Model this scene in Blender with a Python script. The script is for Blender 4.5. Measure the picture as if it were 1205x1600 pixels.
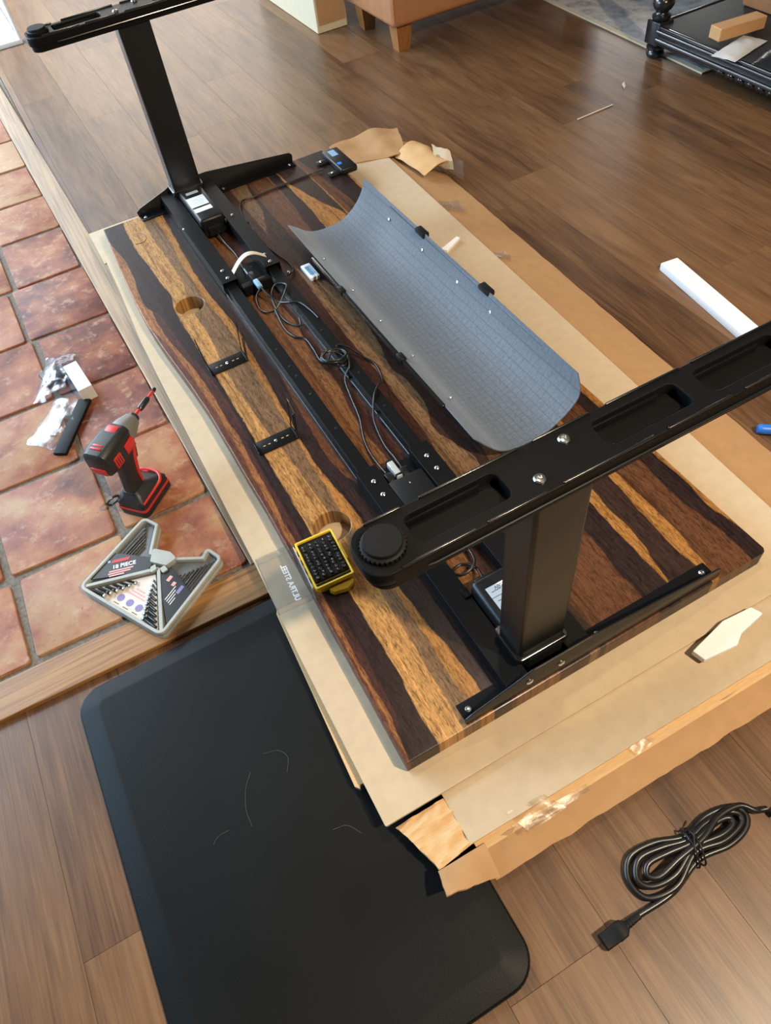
import bpy, bmesh, math, random
from mathutils import Vector, Matrix, noise
random.seed(7)
S = bpy.context.scene
COL = S.collection
for o in list(bpy.data.objects):
    bpy.data.objects.remove(o)

# ------------------------------------------------------------------ camera
cam_d = bpy.data.cameras.new('camera')
cam = bpy.data.objects.new('camera', cam_d)
COL.objects.link(cam)
cam_d.sensor_fit = 'VERTICAL'
cam_d.sensor_height = 24.0
cam_d.lens = 1122.55 / 1600.0 * 24.0
cam_d.clip_start = 0.02
RX = Vector((0.87317388, -0.47688081, -0.1007575))
RY = Vector((-0.43571104, -0.67104702, -0.59987647))
RZ = Vector((0.21845656, 0.56769762, -0.79372297))
m = Matrix((RX, -RY, -RZ)).transposed().to_4x4()
m.translation = Vector((-0.10361637, -0.36447342, 1.25201173))
cam.matrix_world = m
S.camera = cam

# ------------------------------------------------------------------ view, world, lights
S.view_settings.view_transform = 'Standard'
S.view_settings.look = 'None'
S.view_settings.exposure = 0.0
S.view_settings.gamma = 1.0
S.view_settings.use_curve_mapping = False

W = bpy.data.worlds.new('world')
S.world = W
W.use_nodes = True
bg = W.node_tree.nodes['Background']
bg.inputs[0].default_value = (1.0, 0.97, 0.92, 1)
bg.inputs[1].default_value = 0.10


def light(name, kind, loc, energy, color, target=None, **kw):
    d = bpy.data.lights.new(name, kind)
    d.energy = energy
    d.color = color
    for k, v in kw.items():
        setattr(d, k, v)
    o = bpy.data.objects.new(name, d)
    COL.objects.link(o)
    o.location = loc
    if target is not None:
        o.rotation_euler = (Vector(target) - Vector(loc)).to_track_quat('-Z', 'Y').to_euler()
    return o


# recessed ceiling lamps behind the photographer and above the desk
light('ceiling_lamp_key', 'SPOT', (0.98, -1.22, 2.50), 390, (1.0, 0.83, 0.60), (0.35, 0.2, 0), shadow_soft_size=0.05,
      spot_size=math.radians(120), spot_blend=0.8)
light('ceiling_lamp_second', 'SPOT', (0.72, 0.75, 2.50), 40, (1.0, 0.80, 0.56), (0.72, 0.75, 0), shadow_soft_size=0.07,
      spot_size=math.radians(125), spot_blend=0.9)
# daylight: tall window in the left wall, glass door in the back left, window far right
light('daylight_left_window', 'AREA', (-2.4, 2.6, 1.5), 175, (0.42, 0.71, 1.0), (0.4, 1.2, 0.0), shape='RECTANGLE', size=2.4,
      size_y=1.6)
light('daylight_glass_door', 'AREA', (-1.0, 4.45, 1.15), 45, (0.78, 0.9, 1.0), (-0.9, 2.0, 0.5), shape='RECTANGLE', size=1.9,
      size_y=2.0)

light('daylight_back_window', 'AREA', (1.35, 6.62, 1.35), 46, (1.0, 0.94, 0.84), (1.35, 2.0, 1.35), shape='RECTANGLE', size=2.0, size_y=1.7)
light('daylight_corner_window', 'AREA', (6.25, 6.62, 1.40), 60, (1.0, 0.97, 0.90), (6.25, 2.0, 1.40), shape='RECTANGLE', size=1.0, size_y=1.9)

light('daylight_patio', 'AREA', (-2.2, 6.2, 3.4), 1200, (0.85, 0.94, 1.0), (-2.4, 6.2, 0.0), shape='RECTANGLE', size=3.6, size_y=3.2)

# ------------------------------------------------------------------ helpers
MATS = {}


def new_mat(name):
    mt = bpy.data.materials.new(name)
    mt.use_nodes = True
    nt = mt.node_tree
    b = nt.nodes['Principled BSDF']
    MATS[name] = mt
    return mt, nt, b


def node(nt, kind, **kw):
    n = nt.nodes.new(kind)
    for k, v in kw.items():
        if k in ('ins',):
            for i, val in v.items():
                n.inputs[i].default_value = val
        else:
            setattr(n, k, v)
    return n


def ramp(nt, stops, interp='LINEAR'):
    r = nt.nodes.new('ShaderNodeValToRGB')
    r.color_ramp.interpolation = interp
    el = r.color_ramp.elements
    while len(el) > 1:
        el.remove(el[-1])
    el[0].position = stops[0][0]
    el[0].color = (*stops[0][1], 1) if len(stops[0][1]) == 3 else stops[0][1]
    for p, c in stops[1:]:
        e = el.new(p)
        e.color = (*c, 1) if len(c) == 3 else c
    return r


def srgb(r, g, b):
    f = lambda c: (c / 255 / 12.92) if c / 255 <= 0.04045 else ((c / 255 + 0.055) / 1.055) ** 2.4
    return (f(r), f(g), f(b))


def plain(name, col, rough=0.5, metal=0.0, noise_amt=0.12, nscale=60.0, bump=0.0, spec=0.5, coat=0.0, sheen=0.0, stretch=None):
    mt, nt, b = new_mat(name)
    tc = node(nt, 'ShaderNodeTexCoord')
    nz = node(nt, 'ShaderNodeTexNoise', ins={'Scale': nscale, 'Detail': 5.0})
    if stretch:
        mp = node(nt, 'ShaderNodeMapping')
        mp.inputs['Scale'].default_value = stretch
        nt.links.new(tc.outputs['Object'], mp.inputs[0])
        nt.links.new(mp.outputs[0], nz.inputs['Vector'])
    else:
        nt.links.new(tc.outputs['Object'], nz.inputs['Vector'])
    lo = tuple(c * (1 - noise_amt) for c in col)
    hi = tuple(min(1, c * (1 + noise_amt)) for c in col)
    rp = ramp(nt, [(0.3, lo), (0.7, hi)])
    nt.links.new(nz.outputs[0], rp.inputs[0])
    nt.links.new(rp.outputs[0], b.inputs['Base Color'])
    b.inputs['Roughness'].default_value = rough
    b.inputs['Metallic'].default_value = metal
    b.inputs['Specular IOR Level'].default_value = spec
    b.inputs['Coat Weight'].default_value = coat
    b.inputs['Sheen Weight'].default_value = sheen
    if bump:
        bp = node(nt, 'ShaderNodeBump', ins={'Strength': bump, 'Distance': 0.002})
        nt.links.new(nz.outputs[0], bp.inputs['Height'])
        nt.links.new(bp.outputs[0], b.inputs['Normal'])
    return mt


def clear_plastic(name, tint=(0.93, 0.95, 0.97), amount=0.12, rough=0.12, edge=0.5):
    mt, nt, b = new_mat(name)
    out = nt.nodes['Material Output']
    tr = node(nt, 'ShaderNodeBsdfTransparent', ins={'Color': (*tint, 1)})
    nt.nodes.remove(b)
    b = node(nt, 'ShaderNodeBsdfGlossy', ins={'Color': (0.95, 0.97, 1.0, 1), 'Roughness': rough})
    nz = node(nt, 'ShaderNodeTexNoise', ins={'Scale': 35.0, 'Detail': 4.0})
    tc = node(nt, 'ShaderNodeTexCoord')
    nt.links.new(tc.outputs['Object'], nz.inputs['Vector'])
    bp = node(nt, 'ShaderNodeBump', ins={'Strength': 0.6, 'Distance': 0.004})
    nt.links.new(nz.outputs[0], bp.inputs['Height'])
    nt.links.new(bp.outputs[0], b.inputs['Normal'])
    fr = node(nt, 'ShaderNodeLayerWeight', ins={'Blend': 0.25})
    ma = node(nt, 'ShaderNodeMath', operation='MULTIPLY_ADD', ins={1: edge, 2: amount})
    nt.links.new(fr.outputs['Facing'], ma.inputs[0])
    mx = node(nt, 'ShaderNodeMixShader')
    nt.links.new(ma.outputs[0], mx.inputs[0])
    nt.links.new(tr.outputs[0], mx.inputs[1])
    nt.links.new(b.outputs[0], mx.inputs[2])
    nt.links.new(mx.outputs[0], out.inputs[0])
    return mt


def link(o, mat=None, parent=None):
    COL.objects.link(o)
    if mat is not None and o.data is not None:
        o.data.materials.append(MATS[mat] if isinstance(mat, str) else mat)
    if parent is not None:
        o.parent = parent
    return o


def tag(o, label=None, cat=None, group=None, kind=None):
    if label: o['label'] = label
    if cat: o['category'] = cat
    if group: o['group'] = group
    if kind: o['kind'] = kind
    return o


def empty(name, loc=(0, 0, 0), rz=0.0):
    o = bpy.data.objects.new(name, None)
    o.empty_display_size = 0.05
    o.location = loc
    o.rotation_euler = (0, 0, rz)
    COL.objects.link(o)
    return o


def smooth(me, ang=35):
    for p in me.polygons:
        p.use_smooth = True
    try:
        me.set_sharp_from_angle(angle=math.radians(ang))
    except Exception:
        pass


def obj_bm(name, bm, mat, parent=None, sm=True, ang=35):
    bmesh.ops.recalc_face_normals(bm, faces=bm.faces)
    me = bpy.data.meshes.new(name)
    bm.to_mesh(me)
    bm.free()
    if sm:
        smooth(me, ang)
    o = bpy.data.objects.new(name, me)
    return link(o, mat, parent)


def bm_box(bm, x0, x1, y0, y1, z0, z1, bev=0.0, seg=2, mtx=None):
    r = bmesh.ops.create_cube(bm, size=1.0)
    vs = r['verts']
    for v in vs:
        v.co = Vector((x0 + (v.co.x + .5) * (x1 - x0), y0 + (v.co.y + .5) * (y1 - y0), z0 + (v.co.z + .5) * (z1 - z0)))
    if bev > 0:
        es = list({e for v in vs for e in v.link_edges})
        rb = bmesh.ops.bevel(bm, geom=es, offset=bev, segments=seg, affect='EDGES', profile=0.5)
        vs = list({v for f in rb['faces'] for v in f.verts} | {v for v in vs if v.is_valid})
    if mtx is not None:
        bmesh.ops.transform(bm, matrix=mtx, verts=vs)
    return vs


def box(name, mat, parent, x0, x1, y0, y1, z0, z1, bev=0.0, seg=2, mtx=None):
    bm = bmesh.new()
    bm_box(bm, x0, x1, y0, y1, z0, z1, bev, seg, mtx)
    return obj_bm(name, bm, mat, parent)


def catmull(pts, n=6, closed=False):
    P = [Vector(p) for p in pts]
    if closed:
        P = [P[-1]] + P + [P[0], P[1]]
    else:
        P = [P[0] * 2 - P[1]] + P + [P[-1] * 2 - P[-2]]
    out = []
    for i in range(1, len(P) - 2):
        a, b, c, d = P[i - 1], P[i], P[i + 1], P[i + 2]
        for k in range(n):
            t = k / n
            out.append(0.5 * ((2 * b) + (c - a) * t + (2 * a - 5 * b + 4 * c - d) * t * t + (3 * b - a - 3 * c + d) * t ** 3))
    if not closed:
        out.append(P[-2])
    return out


def bm_tube(bm, pts, r, n=8, caps=True):
    pts = [Vector(p) for p in pts]
    rr = r if isinstance(r, (list, tuple)) else [r] * len(pts)
    rings = []
    t0 = (pts[1] - pts[0]).normalized()
    up = Vector((0, 0, 1)) if abs(t0.z) < 0.9 else Vector((1, 0, 0))
    nrm = (up - t0 * up.dot(t0)).normalized()
    for i, p in enumerate(pts):
        t = (pts[min(i + 1, len(pts) - 1)] - pts[max(i - 1, 0)])
        t = t.normalized() if t.length > 1e-9 else t0
        nrm = (nrm - t * nrm.dot(t))
        nrm = nrm.normalized() if nrm.length > 1e-6 else t.orthogonal().normalized()
        bn = t.cross(nrm)
        rings.append([bm.verts.new(p + (nrm * math.cos(a) + bn * math.sin(a)) * rr[i]) for a in
                      [2 * math.pi * k / n for k in range(n)]])
    for i in range(len(rings) - 1):
        for k in range(n):
            bm.faces.new((rings[i][k], rings[i][(k + 1) % n], rings[i + 1][(k + 1) % n], rings[i + 1][k]))
    if caps:
        bm.faces.new(rings[0])
        bm.faces.new(rings[-1])


def tube(name, mat, parent, pts, r, n=8, sm=6, spline=True):
    bm = bmesh.new()
    bm_tube(bm, catmull(pts, sm) if spline else pts, r, n)
    return obj_bm(name, bm, mat, parent, ang=60)


def bm_lathe(bm, prof, n=16, mtx=None, caps=True):
    rings = []
    for r, z in prof:
        rings.append([bm.verts.new((r * math.cos(2 * math.pi * k / n), r * math.sin(2 * math.pi * k / n), z)) for k in range(n)])
    for i in range(len(rings) - 1):
        for k in range(n):
            bm.faces.new((rings[i][k], rings[i][(k + 1) % n], rings[i + 1][(k + 1) % n], rings[i + 1][k]))
    if caps:
        bm.faces.new(rings[0])
        bm.faces.new(rings[-1])
    if mtx is not None:
        bmesh.ops.transform(bm, matrix=mtx, verts=[v for r in rings for v in r])


def lathe(name, mat, parent, prof, n=16, mtx=None, ang=35):
    bm = bmesh.new()
    bm_lathe(bm, prof, n, mtx)
    return obj_bm(name, bm, mat, parent, ang=ang)


def rpoly(pts, r, seg=5):
    """round the corners of a closed polygon; r is one radius or a list"""
    n = len(pts)
    out = []
    for i in range(n):
        p = Vector(pts[i][:2]);
        a = Vector(pts[i - 1][:2]);
        b = Vector(pts[(i + 1) % n][:2])
        rad = r[i] if isinstance(r, (list, tuple)) else r
        if rad <= 1e-6:
            out.append((p.x, p.y));
            continue
        da = (a - p);
        db = (b - p)
        la, lb = da.length, db.length
        da.normalize();
        db.normalize()
        ang = math.acos(max(-1, min(1, da.dot(db))))
        d = min(rad / math.tan(ang / 2), la * .49, lb * .49)
        rad2 = d * math.tan(ang / 2)
        bis = (da + db).normalized()
        c = p + bis * (rad2 / math.sin(ang / 2))
        s = p + da * d - c
        e = p + db * d - c
        a0 = math.atan2(s.y, s.x);
        a1 = math.atan2(e.y, e.x)
        dd = (a1 - a0 + math.pi) % (2 * math.pi) - math.pi
        for k in range(seg + 1):
            t = a0 + dd * k / seg
            out.append((c.x + rad2 * math.cos(t), c.y + rad2 * math.sin(t)))
    return out


def rrect(x0, x1, y0, y1, r, seg=5):
    return rpoly([(x0, y0), (x1, y0), (x1, y1), (x0, y1)], r, seg)


def circle(cx, cy, r, n=32):
    return [(cx + r * math.cos(2 * math.pi * k / n), cy + r * math.sin(2 * math.pi * k / n)) for k in range(n)]


def plate_mesh(loops, z0, z1, bevel=0.0):
    """solid plate between z0 and z1 from an outline and hole loops"""
    cu = bpy.data.curves.new('tmp', 'CURVE')
    cu.dimensions = '2D'
    cu.fill_mode = 'BOTH'
    h = (z1 - z0) / 2
    cu.extrude = h - bevel
    cu.bevel_depth = bevel
    cu.bevel_resolution = 1
    cu.offset = -bevel
    for lp in loops:
        sp = cu.splines.new('POLY')
        sp.points.add(len(lp) - 1)
        for i, p in enumerate(lp):
            sp.points[i].co = (p[0], p[1], 0, 1)
        sp.use_cyclic_u = True
    to = bpy.data.objects.new('tmp', cu)
    COL.objects.link(to)
    dg = bpy.context.evaluated_depsgraph_get()
    dg.update()
    me = bpy.data.meshes.new_from_object(to.evaluated_get(dg))
    bpy.data.objects.remove(to)
    bpy.data.curves.remove(cu)
    me.transform(Matrix.Translation((0, 0, (z0 + z1) / 2)))
    bm = bmesh.new()
    bm.from_mesh(me)
    bmesh.ops.remove_doubles(bm, verts=bm.verts, dist=1e-5)
    bm.to_mesh(me)
    bm.free()
    me.materials.clear()
    return me


def plate(name, mat, parent, loops, z0, z1, bevel=0.0, mtx=None):
    me = plate_mesh(loops, z0, z1, bevel)
    if mtx is not None:
        me.transform(mtx)
    me.name = name
    smooth(me, 30)
    for p in me.polygons:
        if p.area > 2e-4 and len(p.vertices) <= 4 and max(abs(c) for c in p.normal) > 0.999 or p.normal.z ** 2 > 0.998:
            p.use_smooth = False
    return link(bpy.data.objects.new(name, me), mat, parent)


def text(name, body, mat, parent, size, loc, rz=0.0, mirror=False, rx=0.0, depth=0.0002, bold=0.0, align='CENTER'):
    cu = bpy.data.curves.new('tmp', 'FONT')
    cu.body = body
    cu.size = size
    cu.extrude = depth
    cu.offset = bold
    cu.align_x = align
    cu.align_y = 'CENTER'
    to = bpy.data.objects.new('tmp', cu)
    COL.objects.link(to)
    dg = bpy.context.evaluated_depsgraph_get()
    dg.update()
    me = bpy.data.meshes.new_from_object(to.evaluated_get(dg))
    bpy.data.objects.remove(to)
    bpy.data.curves.remove(cu)
    if mirror:
        me.transform(Matrix.Diagonal((-1, 1, 1, 1)))
    me.transform(Matrix.Translation(loc) @ Matrix.Rotation(rz, 4, 'Z') @ Matrix.Rotation(rx, 4, 'X'))
    me.materials.clear()
    me.name = name
    return link(bpy.data.objects.new(name, me), mat, parent)


def grid_sheet(name, mat, parent, nu, nv, fn, thick=0.0, ang=60):
    """surface fn(u,v) sampled on a grid, given real thickness downwards along the normal"""
    bm = bmesh.new()
    V = [[bm.verts.new(fn(i / nu, j / nv)) for j in range(nv + 1)] for i in range(nu + 1)]
    for i in range(nu):
        for j in range(nv):
            bm.faces.new((V[i][j], V[i + 1][j], V[i + 1][j + 1], V[i][j + 1]))
    if thick:
        bmesh.ops.recalc_face_normals(bm, faces=bm.faces)
        if sum(f.normal.z for f in bm.faces) < 0:
            bmesh.ops.reverse_faces(bm, faces=bm.faces)
        bmesh.ops.solidify(bm, geom=list(bm.faces), thickness=thick)
    return obj_bm(name, bm, mat, parent, ang=ang)


def quadsheet(name, mat, parent, c, thick=0.004, nu=16, nv=8, amp=0.0, fq=12.0, seed=0.0, edge=0.0):
    """sheet between four corners (00,10,11,01) with wrinkles amp and ragged outline edge"""
    c = [Vector(p) for p in c]

    def fn(u, v):
        uu, vv = u, v
        p = c[0] * (1 - uu) * (1 - vv) + c[1] * uu * (1 - vv) + c[2] * uu * vv + c[3] * (1 - uu) * vv
        if amp:
            k = noise.noise(Vector((p.x * fq, p.y * fq, seed)))
            k += 0.5 * noise.noise(Vector((p.x * fq * 2.3, p.y * fq * 2.3, seed + 9)))
            p = p + Vector((0, 0, amp * k))
        if edge and (u in (0, 1) or v in (0, 1)):
            p = p + Vector((noise.noise(p * 40 + Vector((seed, 0, 0))), noise.noise(p * 40 + Vector((0, seed, 5))), 0)) * edge
        return p

    return grid_sheet(name, mat, parent, nu, nv, fn, thick)


def screw(parent, loc, r=0.004, axis='Z', mat='chrome', h=0.0025):
    """pan-head screw with a hex recess"""
    key = ('screw', round(r, 5), round(h, 5))
    me = SHARED.get(key)
    if me is None:
        bm = bmesh.new()
        bm_lathe(bm, [(r, 0), (r, h * .45), (r * .8, h * .85), (r * .42, h), (r * .36, h * .55), (0.0002, h * .5)], 12)
        bmesh.ops.recalc_face_normals(bm, faces=bm.faces)
        me = bpy.data.meshes.new('screw')
        bm.to_mesh(me)
        bm.free()
        smooth(me)
        me.materials.append(MATS[mat])
        SHARED[key] = me
    o = bpy.data.objects.new('screw', me)
    COL.objects.link(o)
    o.location = loc
    if axis == '-Y': o.rotation_euler = (math.radians(90), 0, 0)
    if axis == '-X': o.rotation_euler = (0, math.radians(-90), 0)
    o.parent = parent
    return o


SHARED = {}
# ------------------------------------------------------------------ materials
plain('black_metal', (0.0065, 0.0065, 0.007), 0.40, 0.0, 0.15, 900, bump=0.05, spec=0.09)
plain('black_satin', (0.0075, 0.0072, 0.007), 0.36, 0.0, 0.15, 900, bump=0.04, spec=0.5)
plain('black_metal_smooth', (0.006, 0.006, 0.0065), 0.24, 0.0, 0.1, 400, spec=0.8)
plain('black_plastic', (0.008, 0.008, 0.0085), 0.38, 0.0, 0.1, 500, spec=0.3)
plain('black_rubber', (0.007, 0.007, 0.007), 0.6, 0.0, 0.1, 500, bump=0.1, spec=0.2)
plain('cable_black', (0.010, 0.010, 0.010), 0.32, 0.0, 0.1, 300)
plain('chrome', (0.72, 0.72, 0.70), 0.22, 1.0, 0.05, 200)
plain('steel', (0.5, 0.5, 0.5), 0.35, 0.9, 0.08, 200)
plain('gun_steel', (0.075, 0.075, 0.078), 0.3, 0.8, 0.1, 200)
plain('white_label', (0.78, 0.80, 0.82), 0.5, 0, 0.03, 80)
plain('label_ink', (0.06, 0.06, 0.07), 0.6, 0, 0.05, 80)
plain('white_foam', (0.86, 0.86, 0.85), 0.7, 0, 0.03, 300, bump=0.15)
plain('white_card', (0.62, 0.60, 0.58), 0.55, 0, 0.04, 60)
plain('tool_red', (0.56, 0.025, 0.022), 0.38, 0, 0.06, 60)
plain('tool_black', (0.016, 0.016, 0.017), 0.45, 0, 0.1, 300, bump=0.1)
plain('tool_grey', (0.20, 0.195, 0.18), 0.45, 0.3, 0.08, 60)
plain('case_grey', (0.36, 0.37, 0.34), 0.5, 0, 0.06, 60)
plain('case_dark', (0.11, 0.11, 0.108), 0.5, 0, 0.1, 60)
plain('case_label_black', (0.02, 0.02, 0.022), 0.35, 0, 0.1, 60)
plain('case_label_cream', (0.62, 0.56, 0.50), 0.4, 0, 0.04, 40)
plain('print_red', (0.5, 0.03, 0.03), 0.5, 0, 0.06, 60)
plain('print_white', (0.8, 0.8, 0.8), 0.5, 0, 0.03, 60)
plain('print_pink', (0.72, 0.33, 0.30), 0.5, 0, 0.05, 60)
plain('print_violet', (0.20, 0.17, 0.36), 0.5, 0, 0.1, 200)
plain('bit_steel', (0.22, 0.22, 0.225), 0.28, 1.0, 0.1, 200)
plain('yellow_plastic', (0.75, 0.48, 0.025), 0.4, 0, 0.05, 60)
plain('cardboard', srgb(188, 167, 138), 0.8, 0, 0.05, 45, bump=0.06)
plain('cardboard_kraft', srgb(174, 134, 92), 0.75, 0, 0.06, 35, bump=0.08)
plain('cardboard_inner', srgb(206, 166, 116), 0.75, 0, 0.08, 60, bump=0.08, stretch=(1, 8, 1))
plain('kraft_box', srgb(196, 148, 100), 0.6, 0, 0.05, 40)
plain('cream_box', srgb(206, 190, 160), 0.7, 0, 0.04, 30)
plain('leather_tan', srgb(172, 116, 76), 0.42, 0, 0.08, 25, bump=0.1)
plain('leg_wood', srgb(150, 96, 48), 0.4, 0, 0.2, 30, stretch=(4, 4, .5))
plain('lacquer_black', (0.012, 0.0125, 0.014), 0.22, 0, 0.1, 30, coat=0.3)
plain('shelf_black', (0.022, 0.021, 0.020), 0.55, 0, 0.2, 20)
plain('blue_plastic', (0.02, 0.16, 0.62), 0.4, 0, 0.06, 60)
plain('strap_cream', (0.72, 0.66, 0.52), 0.7, 0, 0.06, 200, bump=0.2)
plain('connector_blue', (0.22, 0.38, 0.55), 0.4, 0, 0.1, 100)
plain('silver_label', (0.55, 0.57, 0.58), 0.3, 0.3, 0.1, 200)
plain('wall_paint', (0.78, 0.76, 0.72), 0.8, 0, 0.02, 10)
plain('door_frame', (0.85, 0.86, 0.88), 0.5, 0, 0.02, 10)
plain('patio', (0.72, 0.74, 0.76), 0.85, 0, 0.1, 6)
plain('lint', (0.11, 0.107, 0.10), 0.8, 0, 0.1, 50)
plain('scrap', (0.68, 0.62, 0.52), 0.7, 0, 0.1, 50)
clear_plastic('clear_bag', amount=0.02, rough=0.22, edge=0.22)
clear_plastic('clear_lid', tint=(0.90, 0.91, 0.92), amount=0.05, rough=0.15)
clear_plastic('clear_tape', tint=(0.95, 0.93, 0.89), amount=0.03, rough=0.4)
clear_plastic('door_glass', tint=(0.97, 0.98, 1.0), amount=0.02, rough=0.02)


def mat_mat():
    mt, nt, b = new_mat('mat_foam')
    tc = node(nt, 'ShaderNodeTexCoord')
    n1 = node(nt, 'ShaderNodeTexNoise', ins={'Scale': 420.0, 'Detail': 3.0})
    n2 = node(nt, 'ShaderNodeTexNoise', ins={'Scale': 4.0, 'Detail': 3.0})
    nt.links.new(tc.outputs['Object'], n1.inputs['Vector'])
    nt.links.new(tc.outputs['Object'], n2.inputs['Vector'])
    rp = ramp(nt, [(0.3, (0.0055, 0.0055, 0.0055)), (0.7, (0.0085, 0.0085, 0.0082))])
    nt.links.new(n2.outputs[0], rp.inputs[0])
    nt.links.new(rp.outputs[0], b.inputs['Base Color'])
    b.inputs['Roughness'].default_value = 0.5
    b.inputs['Specular IOR Level'].default_value = 0.14
    bp = node(nt, 'ShaderNodeBump', ins={'Strength': 0.35, 'Distance': 0.0008})
    nt.links.new(n1.outputs[0], bp.inputs['Height'])
    nt.links.new(bp.outputs[0], b.inputs['Normal'])


mat_mat()


def mat_plank():
    mt, nt, b = new_mat('floor_wood')
    tc = node(nt, 'ShaderNodeTexCoord')
    oi = node(nt, 'ShaderNodeObjectInfo')
    sc = node(nt, 'ShaderNodeVectorMath', operation='SCALE', ins={0: (37.0, 91.0, 13.0)})
    nt.links.new(oi.outputs['Random'], sc.inputs['Scale'])
    ad = node(nt, 'ShaderNodeVectorMath', operation='ADD')
    nt.links.new(tc.outputs['Object'], ad.inputs[0])
    nt.links.new(sc.outputs[0], ad.inputs[1])
    mp = node(nt, 'ShaderNodeMapping')
    mp.inputs['Scale'].default_value = (9.0, 1.1, 1.0)
    nt.links.new(ad.outputs[0], mp.inputs[0])
    n1 = node(nt, 'ShaderNodeTexNoise', ins={'Scale': 1.0, 'Detail': 3.0, 'Roughness': 0.5, 'Distortion': 0.9})
    nt.links.new(mp.outputs[0], n1.inputs['Vector'])
    # cathedral figure: bands of the broad noise
    mu = node(nt, 'ShaderNodeMath', operation='MULTIPLY', ins={1: 11.0})
    nt.links.new(n1.outputs[0], mu.inputs[0])
    fr = node(nt, 'ShaderNodeMath', operation='PINGPONG', ins={1: 1.0})
    nt.links.new(mu.outputs[0], fr.inputs[0])
    mp2 = node(nt, 'ShaderNodeMapping')
    mp2.inputs['Scale'].default_value = (260.0, 7.0, 1.0)
    nt.links.new(ad.outputs[0], mp2.inputs[0])
    n2 = node(nt, 'ShaderNodeTexNoise', ins={'Scale': 1.0, 'Detail': 4.0, 'Roughness': 0.65})
    nt.links.new(mp2.outputs[0], n2.inputs['Vector'])
    mp3 = node(nt, 'ShaderNodeMapping')
    mp3.inputs['Scale'].default_value = (16.0, 1.6, 1.0)
    nt.links.new(ad.outputs[0], mp3.inputs[0])
    n3 = node(nt, 'ShaderNodeTexNoise', ins={'Scale': 1.0, 'Detail': 5.0, 'Roughness': 0.6, 'Distortion': 0.4})
    nt.links.new(mp3.outputs[0], n3.inputs['Vector'])
    s1 = node(nt, 'ShaderNodeMath', operation='MULTIPLY_ADD', ins={1: 0.07, 2: 0.02})
    nt.links.new(fr.outputs[0], s1.inputs[0])
    s2 = node(nt, 'ShaderNodeMath', operation='MULTIPLY_ADD', ins={1: 0.34})
    nt.links.new(n2.outputs[0], s2.inputs[0])
    nt.links.new(s1.outputs[0], s2.inputs[2])
    s3 = node(nt, 'ShaderNodeMath', operation='MULTIPLY_ADD', ins={1: 0.38})
    nt.links.new(n3.outputs[0], s3.inputs[0])
    nt.links.new(s2.outputs[0], s3.inputs[2])
    s4 = node(nt, 'ShaderNodeMath', operation='MULTIPLY_ADD', ins={1: 0.12})
    nt.links.new(oi.outputs['Random'], s4.inputs[0])
    nt.links.new(s3.outputs[0], s4.inputs[2])
    rp = ramp(nt, [(0.30, srgb(62, 41, 27)), (0.42, srgb(95, 66, 43)), (0.52, srgb(114, 82, 54)), (0.66, srgb(134, 99, 67))])
    nt.links.new(s4.outputs[0], rp.inputs[0])
    nt.links.new(rp.outputs[0], b.inputs['Base Color'])
    b.inputs['Roughness'].default_value = 0.38
    b.inputs['Specular IOR Level'].default_value = 0.5
    bp = node(nt, 'ShaderNodeBump', ins={'Strength': 0.12, 'Distance': 0.0015})
    nt.links.new(n2.outputs[0], bp.inputs['Height'])
    nt.links.new(bp.outputs[0], b.inputs['Normal'])


mat_plank()
plain('floor_gap', (0.04, 0.026, 0.017), 0.8, 0, 0.1, 40)


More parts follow.
